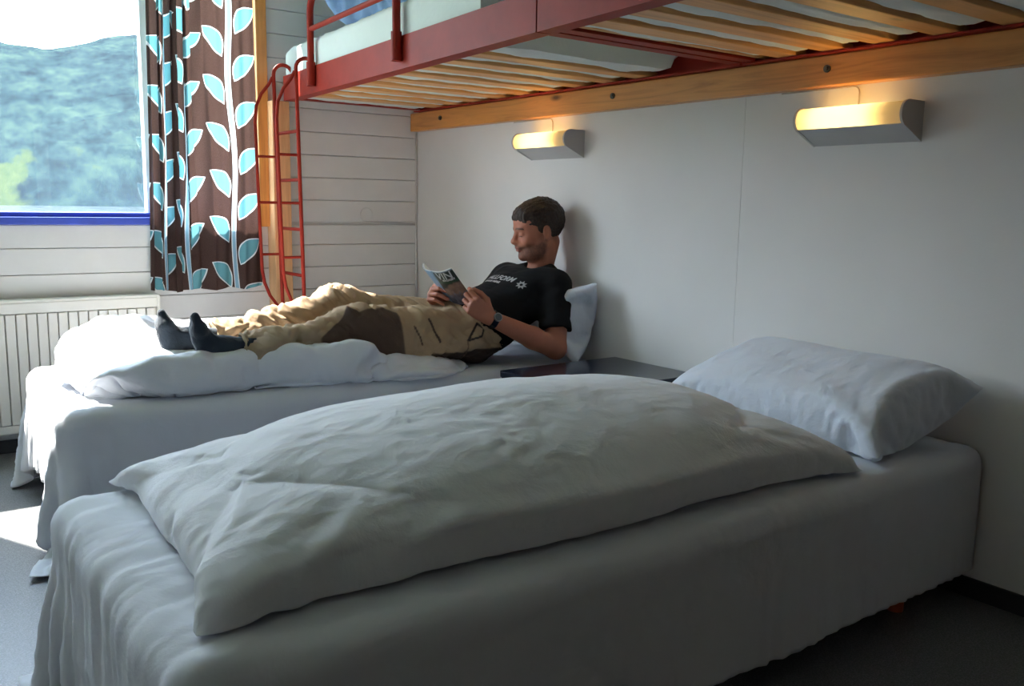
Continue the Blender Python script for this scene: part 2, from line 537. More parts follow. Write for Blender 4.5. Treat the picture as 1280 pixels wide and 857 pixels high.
def box_collider(lo, hi, r=0.04, mu=0.6, eps=0.004):
    lo, hi = np.array(lo) + r, np.array(hi) - r
    def f(P, prev):
        c = np.clip(P, lo, hi); d = P - c; l = ln(d)
        R = r + eps
        hit = (l < R)[..., 0]
        if not hit.any(): return
        D = d[hit]; Lh = l[hit]; C = c[hit]
        deep = Lh[:, 0] < 1e-6
        out = C + D / np.maximum(Lh, 1e-6) * R
        out[deep] = P[hit][deep]; out[deep, 2] = hi[2] + R
        N = D / np.maximum(Lh, 1e-6); N[deep] = (0, 0, 1)
        mv = out - prev[hit]; tan = mv - (mv * N).sum(-1, keepdims=True) * N
        P[hit] = out - tan * mu
    return f
def plane_z(z, mu=0.6):
    def f(P, prev):
        h = P[..., 2] < z
        P[..., 2][h] = z
        for a in (0, 1): P[..., a][h] = P[..., a][h] * (1 - mu) + prev[..., a][h] * mu
    return f
def wall_x(x):
    def f(P, prev): P[..., 0] = np.minimum(P[..., 0], x)
    return f
def capsule_collider(a, b, r):
    a, b = np.array(a, float), np.array(b, float); ab = b - a
    def f(P, prev):
        t = np.clip(((P - a) @ ab) / (ab @ ab), 0, 1)[..., None]
        c = a + t * ab; d = P - c; l = ln(d) + 1e-9; h = (l < r)[..., 0]
        P[h] = (c + d / l * r)[h]
    return f
def multi(*fs):
    def f(P, prev):
        for g in fs: g(P, prev)
    return f

def grid_faces(n, m, off=0, flip=False):
    i, j = np.meshgrid(np.arange(n - 1), np.arange(m - 1), indexing='ij')
    a = (off + i * m + j).ravel(); F = np.stack([a, a + m, a + m + 1, a + 1], 1)
    return F[:, ::-1] if flip else F
def up2(A):
    """twice as fine a grid, midpoints by a 4-point scheme"""
    for ax in (-3, -2):
        A = np.moveaxis(A, ax, 0); n = len(A)
        E_ = np.concatenate([2 * A[:1] - A[1:2], A, 2 * A[-1:] - A[-2:-1]])
        mid = (9 * (E_[1:-2] + E_[2:-1]) - (E_[:-3] + E_[3:])) / 16
        B = np.empty((2 * n - 1,) + A.shape[1:]); B[0::2] = A; B[1::2] = mid
        A = np.moveaxis(B, 0, ax)
    return A
def creases(q, seed):
    """sharp little folds in patches, for cotton"""
    a = 1 - 2.6 * np.abs(fbm(q * 6 + seed, 4))
    w = np.clip(.5 + 1.6 * fbm(q * 2.3 + seed * 3 + 5, 2), 0, 1.3)
    r = 1 - 3.2 * np.abs(fbm(np.stack([q[..., 0] * 9 + q[..., 1] * 12, q[..., 1] * 20 - q[..., 0] * 7, q[..., 2] * 14], -1) + seed + 8, 3))
    return .55 * a + .55 * w * r
def double_mesh(P):
    """weld the borders of a two-layer cloth into one closed bag"""
    _, n, m, _ = P.shape
    V = [P[0].reshape(-1, 3)]
    idx1 = np.arange(n * m).reshape(n, m).copy(); k = n * m
    inner = np.ones((n, m), bool); inner[0] = inner[-1] = False; inner[:, 0] = inner[:, -1] = False
    idx1[inner] = k + np.arange(inner.sum()); V.append(P[1][inner])
    F0 = grid_faces(n, m)
    i, j = np.meshgrid(np.arange(n - 1), np.arange(m - 1), indexing='ij'); i, j = i.ravel(), j.ravel()
    F1 = np.stack([idx1[i, j], idx1[i, j + 1], idx1[i + 1, j + 1], idx1[i + 1, j]], 1)
    return np.concatenate(V), np.concatenate([F0, F1])
def quad_grid(c00, c10, c11, c01, n, m):
    s = np.linspace(0, 1, n)[:, None, None]; t = np.linspace(0, 1, m)[None, :, None]
    c00, c10, c11, c01 = map(lambda a: np.array(a, float), (c00, c10, c11, c01))
    return (1 - s) * (1 - t) * c00 + s * (1 - t) * c10 + s * t * c11 + (1 - s) * t * c01

# ================================================================== SDF sculpting
class Vox:
    def __init__(s, lo, hi, h):
        s.lo = np.array(lo, float); s.h = h; s.n = np.ceil((np.array(hi) - s.lo) / h).astype(int) + 1
        s.d = np.full(s.n, 0.05, np.float32)
    def _sub(s, lo, hi, m):
        a = np.maximum(np.floor((np.array(lo) - m - s.lo) / s.h).astype(int), 0)
        b = np.minimum(np.ceil((np.array(hi) + m - s.lo) / s.h).astype(int) + 1, s.n)
        if (b <= a).any(): return None, None
        ax = [(s.lo[i] + s.h * np.arange(a[i], b[i])).astype(np.float32) for i in range(3)]
        return tuple(slice(a[i], b[i]) for i in range(3)), np.stack(np.meshgrid(*ax, indexing='ij'), -1)
    def _op(s, sl, q, k, op):
        d = s.d[sl]
        if op == 'add':
            h = np.maximum(k - np.abs(d - q), 0) / max(k, 1e-6); r = np.minimum(d, q) - h * h * k * .25
        elif op == 'sub':
            h = np.maximum(k - np.abs(-q - d), 0) / max(k, 1e-6); r = np.maximum(d, -q) + h * h * k * .25
        s.d[sl] = r
    def cap(s, a, b, ra, rb=None, k=0.01, op='add', cut=None):
        rb = ra if rb is None else rb
        a, b = np.array(a, np.float32), np.array(b, np.float32); R = max(ra, rb)
        sl, P = s._sub(np.minimum(a, b) - R, np.maximum(a, b) + R, k + 3 * s.h)
        if sl is None: return
        ab = b - a; t = np.clip(((P - a) @ ab) / (ab @ ab), 0, 1)
        q = np.sqrt(((P - (a + t[..., None] * ab)) ** 2).sum(-1)) - (ra + (rb - ra) * t)
        if cut is not None:                       # keep only the side the normal points away from
            for (o, nn) in cut: q = np.maximum(q, (P - np.array(o, np.float32)) @ np.array(nn, np.float32))
        s._op(sl, q, k, op)
    def ell(s, c, r, ax=None, k=0.01, op='add', cut=None):
        c = np.array(c, np.float32); r = np.array(r, np.float32); R = r.max()
        sl, P = s._sub(c - R, c + R, k + 3 * s.h)
        if sl is None: return
        Q = P - c
        if ax is not None: Q = Q @ np.array(ax, np.float32).T
        k0 = np.sqrt(((Q / r) ** 2).sum(-1)); k1 = np.sqrt(((Q / (r * r)) ** 2).sum(-1)) + 1e-9
        q = k0 * (k0 - 1) / k1
        if cut is not None:
            for (o, nn) in cut: q = np.maximum(q, (P - np.array(o, np.float32)) @ np.array(nn, np.float32))
        s._op(sl, q, k, op)
    def mesh(s, iso=0.0):
        g = openvdb.FloatGrid(); g.background = 0.05
        g.copyFromArray(np.ascontiguousarray(np.clip(s.d, -0.05, 0.05)), tolerance=0.0)
        g.transform = openvdb.createLinearTransform(voxelSize=s.h)
        V, Q = g.convertToQuads(isovalue=iso)
        return np.asarray(V, float) + s.lo, np.asarray(Q)[:, ::-1]

def vnormals(V, F):
    N = np.zeros_like(V); n = np.cross(V[F[:, 2]] - V[F[:, 0]], V[F[:, 3]] - V[F[:, 1]])
    for k in range(4): np.add.at(N, F[:, k], n)
    return N / (ln(N) + 1e-12)
def smooth_mesh(V, F, it=2, lam=0.5):
    for _ in range(it):
        A = np.zeros_like(V); c = np.zeros((len(V), 1))
        for k in range(4):
            np.add.at(A, F[:, k], V[F[:, (k + 1) % 4]] + V[F[:, k - 1]]); np.add.at(c, F[:, k], 2)
        V = V + lam * (A / np.maximum(c, 1) - V)
    return V
def unit(v): v = np.array(v, float); return v / np.linalg.norm(v)

def bag(name, corners, hn, rest, V0, pk, steps, col, mat, label, cat, group=None, pins=None, up=(0, 0, 1), iters=10, seed=0, grav=9.8, gap=.02, post=None, comp=1.0, bend=.1, rc=.10, damp=.96, fine=0.0, align=None, fit=None):
    """a stuffed cloth bag cut with rounded corners (radius rc), inflated and dropped in place"""
    c00, c10, c11, c01 = [np.array(c, float) for c in corners]
    n, m = int(rest[0] / hn) + 1, int(rest[1] / hn) + 1
    u, v = np.meshgrid(np.linspace(-1, 1, n), np.linspace(-1, 1, m), indexing='ij')
    # pull the corners of the cutting pattern in
    W, Hh = rest[0] / 2, rest[1] / 2; x, y = u * W, v * Hh
    k = np.abs(u) ** 6 * np.abs(v) ** 6; pull = rc * .75 * k
    x = x - np.sign(u) * pull * .8; y = y - np.sign(v) * pull * .8
    x = x - np.sign(u) * rc * .3 * np.abs(u) ** 3 * np.abs(v) ** 4; y = y - np.sign(v) * rc * .3 * np.abs(v) ** 3 * np.abs(u) ** 4
    rl = np.stack([x, y], -1)
    s, t = ((x / W + 1) / 2)[..., None], ((y / Hh + 1) / 2)[..., None]
    G = (1 - s) * (1 - t) * c00 + s * (1 - t) * c10 + s * t * c11 + (1 - s) * t * c01
    up = np.array(up, float)
    bul = np.clip(np.minimum((1 - np.abs(u)) * W, (1 - np.abs(v)) * Hh) / .12, 0, 1) ** .6
    nz = fbm(G * 9 + seed, 3)
    P = np.stack([G + up * (gap + .03 * bul[..., None]) + up * (.012 * nz * bul)[..., None], G + up * gap])
    b = np.ones((n, m), bool); b[1:-1, 1:-1] = False
    P[0][b] = P[1][b] = ((P[0] + P[1]) / 2)[b]
    P = sim_cloth(P, rl, None, steps, iters, 2, V0, pk, col, grav=grav, pins=pins, damp=damp, comp=comp, bend=bend)
    if align is not None: P = P + align(P)
    if fit is not None:
        T = np.array([[fit[0], fit[3]], [fit[1], fit[2]]], float); A = np.array([[P[0][0, 0], P[0][0, -1]], [P[0][-1, 0], P[0][-1, -1]]])
        D = T - A; ss = (u[..., None] + 1) / 2; t2 = (v[..., None] + 1) / 2
        P = P + ((1 - ss) * (1 - t2) * D[0, 0] + ss * (1 - t2) * D[1, 0] + ss * t2 * D[1, 1] + (1 - ss) * t2 * D[0, 1])
    if post: P = post(P)
    P = up2(P)
    V, F = double_mesh(P)
    if fine:
        N = vnormals(V, F); q = V * np.array([1.0, 1.0, 1.6])
        V = V + N * (fine * creases(q, seed))[:, None]
    o = mesh_obj(name, V, F, mat, smooth=True); subsurf(o, 1)
    tag(o, label, cat, group); return o, P

# ================================================================== THE ROOM
RX0, RX1, RY0, RY1, RZ = -3.60, 0.0, -1.30, WALL_Y, 2.50
def struct(name, mb, mat, **kw):
    o = mb.build(name, mat, **kw); o['kind'] = 'structure'; return o
struct('floor', MB().box((RX0 - .1, RY0 - .1, -0.12), (RX1 + .1, RY1 + .2, 0)), MT['floor'])
struct('ceiling', MB().box((RX0 - .1, RY0 - .1, RZ), (RX1 + .1, RY1 + .2, RZ + .12)), MT['ceiling'])
struct('wall_right', MB().box((0, RY0 - .1, 0), (0.12, 1.9993, RZ)).box((0, 2.0007, 0), (0.12, RY1 + .2, RZ)).box((0.002, 1.99, 0), (0.12, 2.01, RZ)), MT['wall'])
struct('wall_left', MB().box((RX0 - .12, RY0 - .1, 0), (RX0, RY1 + .2, RZ)), MT['wall'])
struct('wall_back', MB().box((RX0 - .1, RY0 - .12, 0), (RX1 + .1, RY0, RZ)), MT['backwall'])
# far wall: painted horizontal boards around the window opening, on a solid backing
fw = MB()
for lo, hi in (((RX0, RY1 + .02, 0), (WIN_X0, RY1 + .2, RZ)), ((WIN_X1, RY1 + .02, 0), (RX1 + .1, RY1 + .2, RZ)),
               ((WIN_X0, RY1 + .02, 0), (WIN_X1, RY1 + .2, WIN_Z0)), ((WIN_X0, RY1 + .02, WIN_Z1), (WIN_X1, RY1 + .2, RZ))):
    fw.box(lo, hi)
z = -0.025
while z < RZ:
    z0, z1 = max(0, z), min(RZ, z + 0.1085)
    segs = [(RX0, RX1)]
    if z0 < WIN_Z0 < z1: parts = [(z0, WIN_Z0, segs), (WIN_Z0, z1, [(RX0, WIN_X0), (WIN_X1, RX1)])]
    elif z0 < WIN_Z1 < z1: parts = [(z0, WIN_Z1, [(RX0, WIN_X0), (WIN_X1, RX1)]), (WIN_Z1, z1, segs)]
    elif z0 >= WIN_Z0 and z1 <= WIN_Z1: parts = [(z0, z1, [(RX0, WIN_X0), (WIN_X1, RX1)])]
    else: parts = [(z0, z1, segs)]
    for a, b, sg in parts:
        if b - a < 0.012: continue
        for x0, x1 in sg: fw.box((x0, RY1, a + .0012), (x1, RY1 + .03, b - .0012), 0.003)
    z += 0.1085
struct('wall_far', fw, MT['plank'])
struct('baseboard_right', MB().box((-0.014, RY0, 0), (0, RY1, 0.055), 0.003), MT['baseboard'])
struct('baseboard_far', MB().box((RX0, RY1 - .014, 0), (-0.014, RY1, 0.055), 0.003), MT['baseboard'])
struct('baseboard_left', MB().box((RX0, RY0, 0), (RX0 + .014, RY1, 0.055), 0.003), MT['baseboard'])
struct('baseboard_back', MB().box((RX0, RY0, 0), (RX1, RY0 + .014, 0.055), 0.003), MT['baseboard'])
struct('trim_1', MB().box((-0.868, 4.105, 0.932), (-0.816, 4.14, RZ), 0.003), MT['pine_z'])

# window: white frame and mullions, blue bottom rail, panes
wroot = empty('window_1', ((WIN_X0 + WIN_X1) / 2, WALL_Y, WIN_Z0)); wroot['kind'] = 'structure'
fr = MB()
fr.box((WIN_X0, 4.15, WIN_Z1 - .06), (WIN_X1, 4.27, WIN_Z1), .004)
fr.box((WIN_X0, 4.15, .985), (WIN_X0 + .05, 4.27, WIN_Z1 - .06), .004)
fr.box((WIN_X1 - .03, 4.17, .985), (WIN_X1, 4.27, WIN_Z1 - .06), .004)
for xm in (-1.322, -2.07): fr.box((xm - .030, 4.185, .985), (xm + .030, 4.235, WIN_Z1 - .06), .004)
fr.build('window_frame', MT['white_frame'], wroot)
MB().box((WIN_X0, 4.125, WIN_Z0), (WIN_X1, 4.28, .972), .004).box((WIN_X0, 4.150, .972), (WIN_X1, 4.24, .992), .004).build('window_sill', MT['blue_frame'], wroot)
for x0, x1 in ((WIN_X0 + .05, -2.10), (-2.04, -1.352), (-1.292, WIN_X1 - .03)):
    MB().box((x0 - .005, 4.205, .985), (x1 + .005, 4.209, WIN_Z1 - .055)).build('glass_pane', MT['glass'], wroot)

# ------------------------------------------------------------------ outside: lake, far shore and wooded hillside
AZ = np.radians(np.linspace(52, 148, 330))       # compass of the view from the room
RR = np.concatenate([np.linspace(0, 1, 170)])
def hill_mesh():
    az, t = np.meshgrid(AZ, RR, indexing='ij')
    r0, r1 = 600.0, 2000.0
    r = r0 + (r1 - r0) * t ** 1.25
    x = np.cos(az) * r; y = np.sin(az) * r
    P = np.stack([x, y, np.zeros_like(x)], -1)
    P = np.stack([x * .982 - y * .191, x * .191 + y * .982, x * 0], -1)
    big = fbm(P / np.array([170.0, 900.0, 400.0]) + 3.1, 3); ridge = fbm(np.stack([az * 9.0, az * 0 + 2.2, az * 0], -1), 4)
    kz = np.radians([52, 60, 68, 72, 75.03, 77.43, 78.68, 80.3, 82.6, 86, 92, 100, 112, 125, 148]); kt = np.array([.13, .155, .175, .170, .1623, .155, .1455, .1386, .1393, .143, .15, .135, .15, .12, .13])
    crest = np.interp(az, kz, kt) * 1861 + 5 + 9 * ridge
    s = np.clip(t / 0.92, 0, 1); prof = s ** 1.15 * (1 - 0.25 * np.clip((t - .92) / .08, 0, 1))
    z = -4.0 + crest * prof + big * 26 * s * (1.2 - s)
    z += fbm(P / np.array([18.0, 90.0, 30.0]), 4) * 5.0 * np.clip(s * 6, 0, 1) * (0.35 + 0.65 * (1 - s)) + np.abs(fbm(P / np.array([12.0, 60.0, 12.0]) + 9, 2)) * 2.5 * np.clip(s * 8, 0, 1)
    return np.stack([x, y, z], -1).reshape(-1, 3), grid_faces(len(AZ), len(RR))
hv, hf = hill_mesh()
tag(mesh_obj('hillside', hv, hf, MT['hill'], smooth=True, origin=(0, 900, -4)), None, None, kind='structure')
tag(MB().box((-1200, 60, -4.6), (1200, 760, -4.0)).build('lake', MT['water']), None, None, kind='structure')
tag(MB().box((-60, 5.2, -4.6), (60, 61, -3.4)).build('lawn', MT['grass']), None, None, kind='structure')
# farm houses on the slope
def farmhouse(x, y, z, w, label, wall):
    t = empty('farmhouse', (x, y, z))
    MB().box((x - w, y - w * .7, z), (x + w, y + w * .7, z + w * 1.1)).build('house_wall', wall, t)
    MB().prism([(x - w * 1.1, z + w * 1.1), (x + w * 1.1, z + w * 1.1), (x, z + w * 1.9)], y - w * .8, y + w * .8).build('roof', MT['redwood'], t)
    tag(t, label, 'house')

# ------------------------------------------------------------------ support beam and post
bt = empty('support_beam', (-0.02, 1.9, 1.418))
MB().box((-0.045, -0.25, 1.418), (0, 4.135, 1.508), .004).build('beam_board', MT['pine_y'], bt)
for yb in (3.84, 2.60, 1.665, 0.75):
    MB().tube([(-0.044, yb, 1.468), (-0.051, yb, 1.468)], .011, 14).tube([(-0.05, yb, 1.468), (-0.055, yb, 1.468)], .006, 8).build('bolt', MT['steel'], bt)
tag(bt, 'orange varnished pine beam bolted along the right wall under the bunks', 'beam')
tag(MB().box((-0.822, 4.045, 0), (-0.738, 4.138, 1.508), .004).build('wooden_post', MT['pine_pale']), 'pale pine post standing against the far wall behind the ladder', 'post')

# ------------------------------------------------------------------ the two upper bunks
def xf(y): return -0.76 - 0.070 * (4.06 - y)
def angle_bar(mb, y0, y1):
    a, b = xf(y0), xf(y1)
    mb.hexa([(a, y0, 1.51), (a + .006, y0, 1.51), (b + .006, y1, 1.51), (b, y1, 1.51), (a, y0, 1.62), (a + .006, y0, 1.62), (b + .006, y1, 1.62), (b, y1, 1.62)])
    mb.hexa([(a + .006, y0, 1.51), (a + .055, y0, 1.51), (b + .055, y1, 1.51), (b + .006, y1, 1.51), (a + .006, y0, 1.516), (a + .055, y0, 1.516), (b + .055, y1, 1.516), (b + .006, y1, 1.516)])
def bunk(y0, y1, slats, label, guard, endboard):
    t = empty('bunk_bed', (xf((y0 + y1) / 2) / 2, (y0 + y1) / 2, 1.508))
    m = MB(); angle_bar(m, y1, y0); m.build('front_rail', MT['red'], t)
    MB().box((-.070, y0, 1.509), (-.004, y1, 1.515)).box((-.010, y0, 1.515), (-.004, y1, 1.60)).build('wall_rail', MT['red'], t)
    for yy, s in ((y1 - .006, -1), (y0, 1)):
        a = xf(yy)
        m = MB().box((a + .056, min(yy, yy + s * .045), 1.517), (-.072, max(yy, yy + s * .045), 1.523))
        m.box((a + .007, yy, 1.523), (-.011, yy + .006, 1.60)).build('end_rail', MT['red'], t)
    for ys in slats:
        a = xf(ys) + .012 + random.uniform(0, .004)
        MB().box((a, ys - .037, 1.5165), (-.016, ys + .037, 1.535), .003).build('slat', MT['pine_x'], t)
    if endboard is not None:
        a = xf(endboard)
        MB().box((a + .03, endboard - .012, 1.524), (-.03, endboard + .012, 1.64), .003).build('end_board', MT['pine_x'], t)
    if guard:
        for yp in guard:
            xx = xf(yp) - .016
            MB().tube([(xx, yp, 1.535), (xx, yp, 1.632)], .019, 16).build('guard_socket', MT['red'], t)
        g = MB(); x1, x2 = xf(guard[0]) - .016, xf(guard[-1]) - .016
        P0 = Vector((x1, guard[0], 1.62)); dirv = (Vector((x2, guard[-1], 0)) - Vector((x1, guard[0], 0))).normalized()
        top = 1.90; R = .07
        pts = [P0, Vector((x1, guard[0], top - R))] + arc((x1 + dirv.x * R, guard[0] + dirv.y * R, top - R), R, math.pi, math.pi / 2, 8, tuple(dirv), (0, 0, 1))[1:]
        pts += [Vector((x2, guard[-1], top))]
        g.tube(pts, .0145, 14)
        g.tube([Vector((x2, guard[-1], 1.62)), Vector((x2, guard[-1], top))], .0145, 14)
        g.tube([Vector((x1, guard[0], 1.765)), Vector((x2, guard[-1], 1.765))], .0105, 12)
        for yp in guard[1:-1]:
            xx = xf(yp) - .016; g.tube([(xx, yp, 1.62), (xx, yp, top)], .0145, 14)
        autosmooth(g.build('guard_rail', MT['red'], t), 40)
    tag(t, label, 'bunk bed', 'upper bunks')
    return t
bunk(1.975, 4.06, [3.84, 3.665, 3.496, 3.30, 3.13, 2.95, 2.775, 2.60, 2.43],
     'dark red steel upper bunk at the window end with guard rail and pine slats', (3.65, 2.81), None)
bunk(-0.16, 1.968, [1.80, 1.64, 1.474, 1.30, 1.12, 0.94, 0.76, 0.58, 0.40, 0.22, 0.04],
     'dark red steel upper bunk above the near bed at the upper right edge', None, 1.90)
MB().box((xf(-.14) - .05, -0.21, 0), (xf(-.14) + .05, -0.17, 1.66), .004).build('temp', MT['pine_pale']).name = 'corner_post'
cp = bpy.data.objects['corner_post']; tag(cp, 'pale pine post carrying the near end of the upper bunks', 'post')

def x_in(px): return np.clip((.90 - np.abs(px)) / .08, 0, 1)
def upper_mattress(y0, y1, label, mat, slats):
    n = 240
    # closed box grid: sample a rounded slab with sagging underside between the slats
    V = []; F = []
    us = np.linspace(0, 1, n); A = []
    per = []
    w = 40; h = 10
    prof = [(-1 + 2 * i / w, -1) for i in range(w)] + [(1, -1 + 2 * i / h) for i in range(h)] + [(1 - 2 * i / w, 1) for i in range(w)] + [(-1, 1 - 2 * i / h) for i in range(h)]
    pr = np.array(prof); K = len(pr)
    for i in range(n):
        y = y0 + (y1 - y0) * us[i]
        e = 1 - max(0, 1 - min(us[i], 1 - us[i]) * (y1 - y0) / .05) ** 2 * .22
        xa, xb = xf(y) + .004, -.02
        cx, hx = (xa + xb) / 2, (xb - xa) / 2 * (.97 + .03 * e); cz, hz = 1.652, .092 * e
        px, pz = pr[:, 0].copy(), pr[:, 1].copy()
        edge = np.clip((np.abs(px) - .93) / .07, 0, 1); pz = pz * (1 - .18 * edge ** 2 * (np.abs(pz) > .5))
        px = px * (1 - .012 * np.abs(pz) ** 3)
        X = cx + hx * px; Z = cz + hz * pz
        P = np.stack([X, np.full(K, y), Z], 1)
        bot = pz < -.6; nz = fbm(P * np.array([9, 28, 9]), 4)
        gap = np.clip((min(abs(y - q_) for q_ in slats) - .040) / .022, 0, 1)
        gap = gap * np.clip((x_in(px) ) , 0, 1)
        Z = np.where(bot, np.where(gap > 0, 1.5362 - gap * (.014 + .009 * nz) * (.3 + .7 * e), np.maximum(Z - .007 + .010 * nz, 1.5362)), Z + .007 * nz)
        X = X + .006 * fbm(P * np.array([6, 9, 14]) + 5, 4)
        V += list(np.stack([np.maximum(X, xf(y) + .008), np.full(K, y), Z], 1))
    for i in range(n - 1):
        for k in range(K): F.append((i * K + k, i * K + (k + 1) % K, (i + 1) * K + (k + 1) % K, (i + 1) * K + k))
    F += [tuple(range(K))[::-1], tuple(range((n - 1) * K, n * K))]
    o = mesh_obj('bunk_mattress', V, F, mat, smooth=True); autosmooth(o, 60)
    tag(o, label, 'mattress', 'upper mattresses'); return o
SL1 = [3.84, 3.665, 3.496, 3.30, 3.13, 2.95, 2.775, 2.60, 2.43]; SL2 = [1.80, 1.64, 1.474, 1.30, 1.12, 0.94, 0.76, 0.58, 0.40, 0.22, 0.04]
upper_mattress(2.28, 4.04, 'off-white covered mattress on the slats of the window-end upper bunk', MT['bunkcloth'], SL1)
upper_mattress(-0.13, 1.885, 'off-white mattress on the slats of the upper bunk above the near bed', MT['bunkcloth'], SL2)

bag('duvet', ((-.74, 2.80, 1.762), (-.10, 2.80, 1.762), (-.10, 3.93, 1.762), (-.68, 3.93, 1.762)), .025, (.74, 1.0), .040, 60, 60,
    None, MT['blue_fabric'], 'pale blue duvet lying on the upper bunk mattress near the window', 'duvet', up=(0, 0, 1), grav=0, damp=.8, seed=31, fine=.006, rc=.08,
    align=lambda P: np.array([0, 0, 1.752 - P[..., 2].min()]))

# ------------------------------------------------------------------ ladder
lad = empty('bunk_ladder', (-0.80, 3.84, 0.525))
LB, LD = 3.98, 3.73
for yy in (LB, LD):
    hx = xf(yy)
    pts = [Vector((-.818, yy, .525)), Vector((-.838, yy, 1.60))] + arc((-.838 + .046, yy, 1.612), .046, math.pi, 0, 10, (1, 0, 0), (0, 0, 1)) + [Vector((-.746, yy, 1.585))]
    autosmooth(MB().tube(pts, .0085, 12).build('side_rail', MT['red'], lad), 50)
    o = [Vector((-.842, yy + .004, 1.60)), Vector((-.862, yy + .004, 1.565)), Vector((-.895, yy + .004, 1.525)), Vector((-.920, yy + .004, 1.47)), Vector((-.927, yy + .004, 1.40)),
         Vector((-.918, yy + .004, .95)), Vector((-.912, yy + .004, .74)), Vector((-.902, yy + .004, .68)), Vector((-.878, yy + .004, .62)), Vector((-.845, yy + .004, .575)), Vector((-.822, yy + .004, .558))]
    autosmooth(MB().tube(o, .0075, 12).build('outer_rail', MT['red'], lad), 50)
    for zz in (1.25, 1.045, .81):
        MB().tube([(-.920, yy + .002, zz), (-.828, yy + .002, zz)], .006, 8).build('strut', MT['red'], lad)
for zz in (1.352, 1.145, .93, .727, .535):
    xr = -.818 - (.020) * (zz - .525) / 1.075
    MB().tube([(xr, LB, zz), (xr, LD, zz)], .0075, 10).build('rung', MT['red'], lad)
tag(lad, 'oxide red tubular steel ladder hooked over the upper bunk rail beside the curtain', 'ladder')

# ------------------------------------------------------------------ radiator
rad = empty('radiator', (-2.13, 4.07, 0.10))
RXa, RXb = -2.90, -1.368
m = MB().box((RXa, 4.05, .10), (RXb, 4.10, .628), .004)
m.box((RXa, 4.032, .588), (RXb, 4.052, .632), .004).box((RXa, 4.032, .10), (RXb, 4.052, .135), .004)
xx = RXb - .012
while xx - .034 > RXa:
    m.box((xx - .0345, 4.030, .136), (xx, 4.052, .586), .003); xx -= .0385
m.build('radiator_panel', MT['radiator'], rad)
MB().box((RXb - .002, 4.030, .105), (RXb + .012, 4.104, .640), .003).build('side_panel', MT['radiator'], rad)
MB().box((RXa, 4.034, .632), (RXb + .012, 4.104, .642), .002).build('top_grille', MT['radiator'], rad)
MB().tube([(RXb - .04, 4.07, 0.0), (RXb - .04, 4.07, .11)], .008, 10).build('pipe', MT['radiator'], rad)
MB().box((RXa + .2, 4.10, .3), (RXa + .24, 4.14, .34)).build('wall_bracket', MT['radiator'], rad)
tag(rad, 'cream enamelled panel radiator with vertical grooves under the window', 'radiator')

# ------------------------------------------------------------------ curtain
def curtain():
    n, m = 420, 90
    s = np.linspace(0, 1, n)
    x = -1.372 + (-0.872 + 1.372) * s
    z = np.linspace(2.36, 0.652, m)
    ph = np.where(s < .5, 0, 0)
    lam = .060 + .110 * np.clip((s - .28) / .4, 0, 1)
    phase = np.cumsum(2 * np.pi / lam * np.gradient(x))
    amp = .034 - .026 * np.clip((s - .30) / .30, 0, 1)
    X = np.repeat(x[:, None], m, 1); Z = np.repeat(z[None], n, 0)
    X = X + (.030 * (1 - s) - .018 * s)[:, None] * np.clip((Z - .65) / 1.25, 0, 1.3)
    tt = (2.26 - Z) / 1.6
    ph2 = phase[:, None] + .5 * np.sin(tt * 2.3 + s[:, None] * 5) + .25 * np.sin(tt * 5.1 + 1)
    Y = 4.075 + amp[:, None] * np.sin(ph2) * (.75 + .3 * tt) + .004 * np.sin(s[:, None] * 60 + tt * 6)
    X = X + (.010 * np.sin(tt * 4 + s[:, None] * 7)) * np.sin(np.pi * s)[:, None] + amp[:, None] * .35 * np.sin(2 * ph2 + 1.1)
    Z = Z + .006 * np.sin(s[:, None] * 21) * tt
    V = np.stack([X, Y, Z], -1)
    d = np.sqrt(np.diff(X[:, 60]) ** 2 + np.diff(Y[:, 60]) ** 2); U = np.concatenate([[0], np.cumsum(d)])
    iu = np.interp(-1.000, x, U)
    UV = np.stack([np.repeat((U - iu)[:, None], m, 1) + .1425 + 2.85, Z], -1)
    t = empty('curtain', (-1.12, 4.075, 0.65))
    mesh_obj('curtain_cloth', V.reshape(-1, 3), grid_faces(n, m), MT['curtain'], t, True, uv=UV.reshape(-1, 2))
    MB().tube([(-1.45, 4.075, 2.375), (-0.84, 4.075, 2.375)], .012, 12).build('curtain_rod', MT['white_frame'], t)
    for k in range(9):
        xx = -1.36 + .059 * k
        MB().tube([Vector((xx, 4.075, 2.375)) + Vector((0, math.cos(a) * .016, math.sin(a) * .016)) for a in np.linspace(0, 2 * math.pi, 14)], .002, 6, False).build('curtain_ring', MT['white_frame'], t)
    for xx in (-1.43, -0.855): MB().box((xx - .01, 4.075, 2.36), (xx + .01, 4.138, 2.39)).build('rod_bracket', MT['white_frame'], t)
    tag(t, 'brown curtain patterned with teal leaves and pale vines hanging right of the window', 'curtain')
curtain()

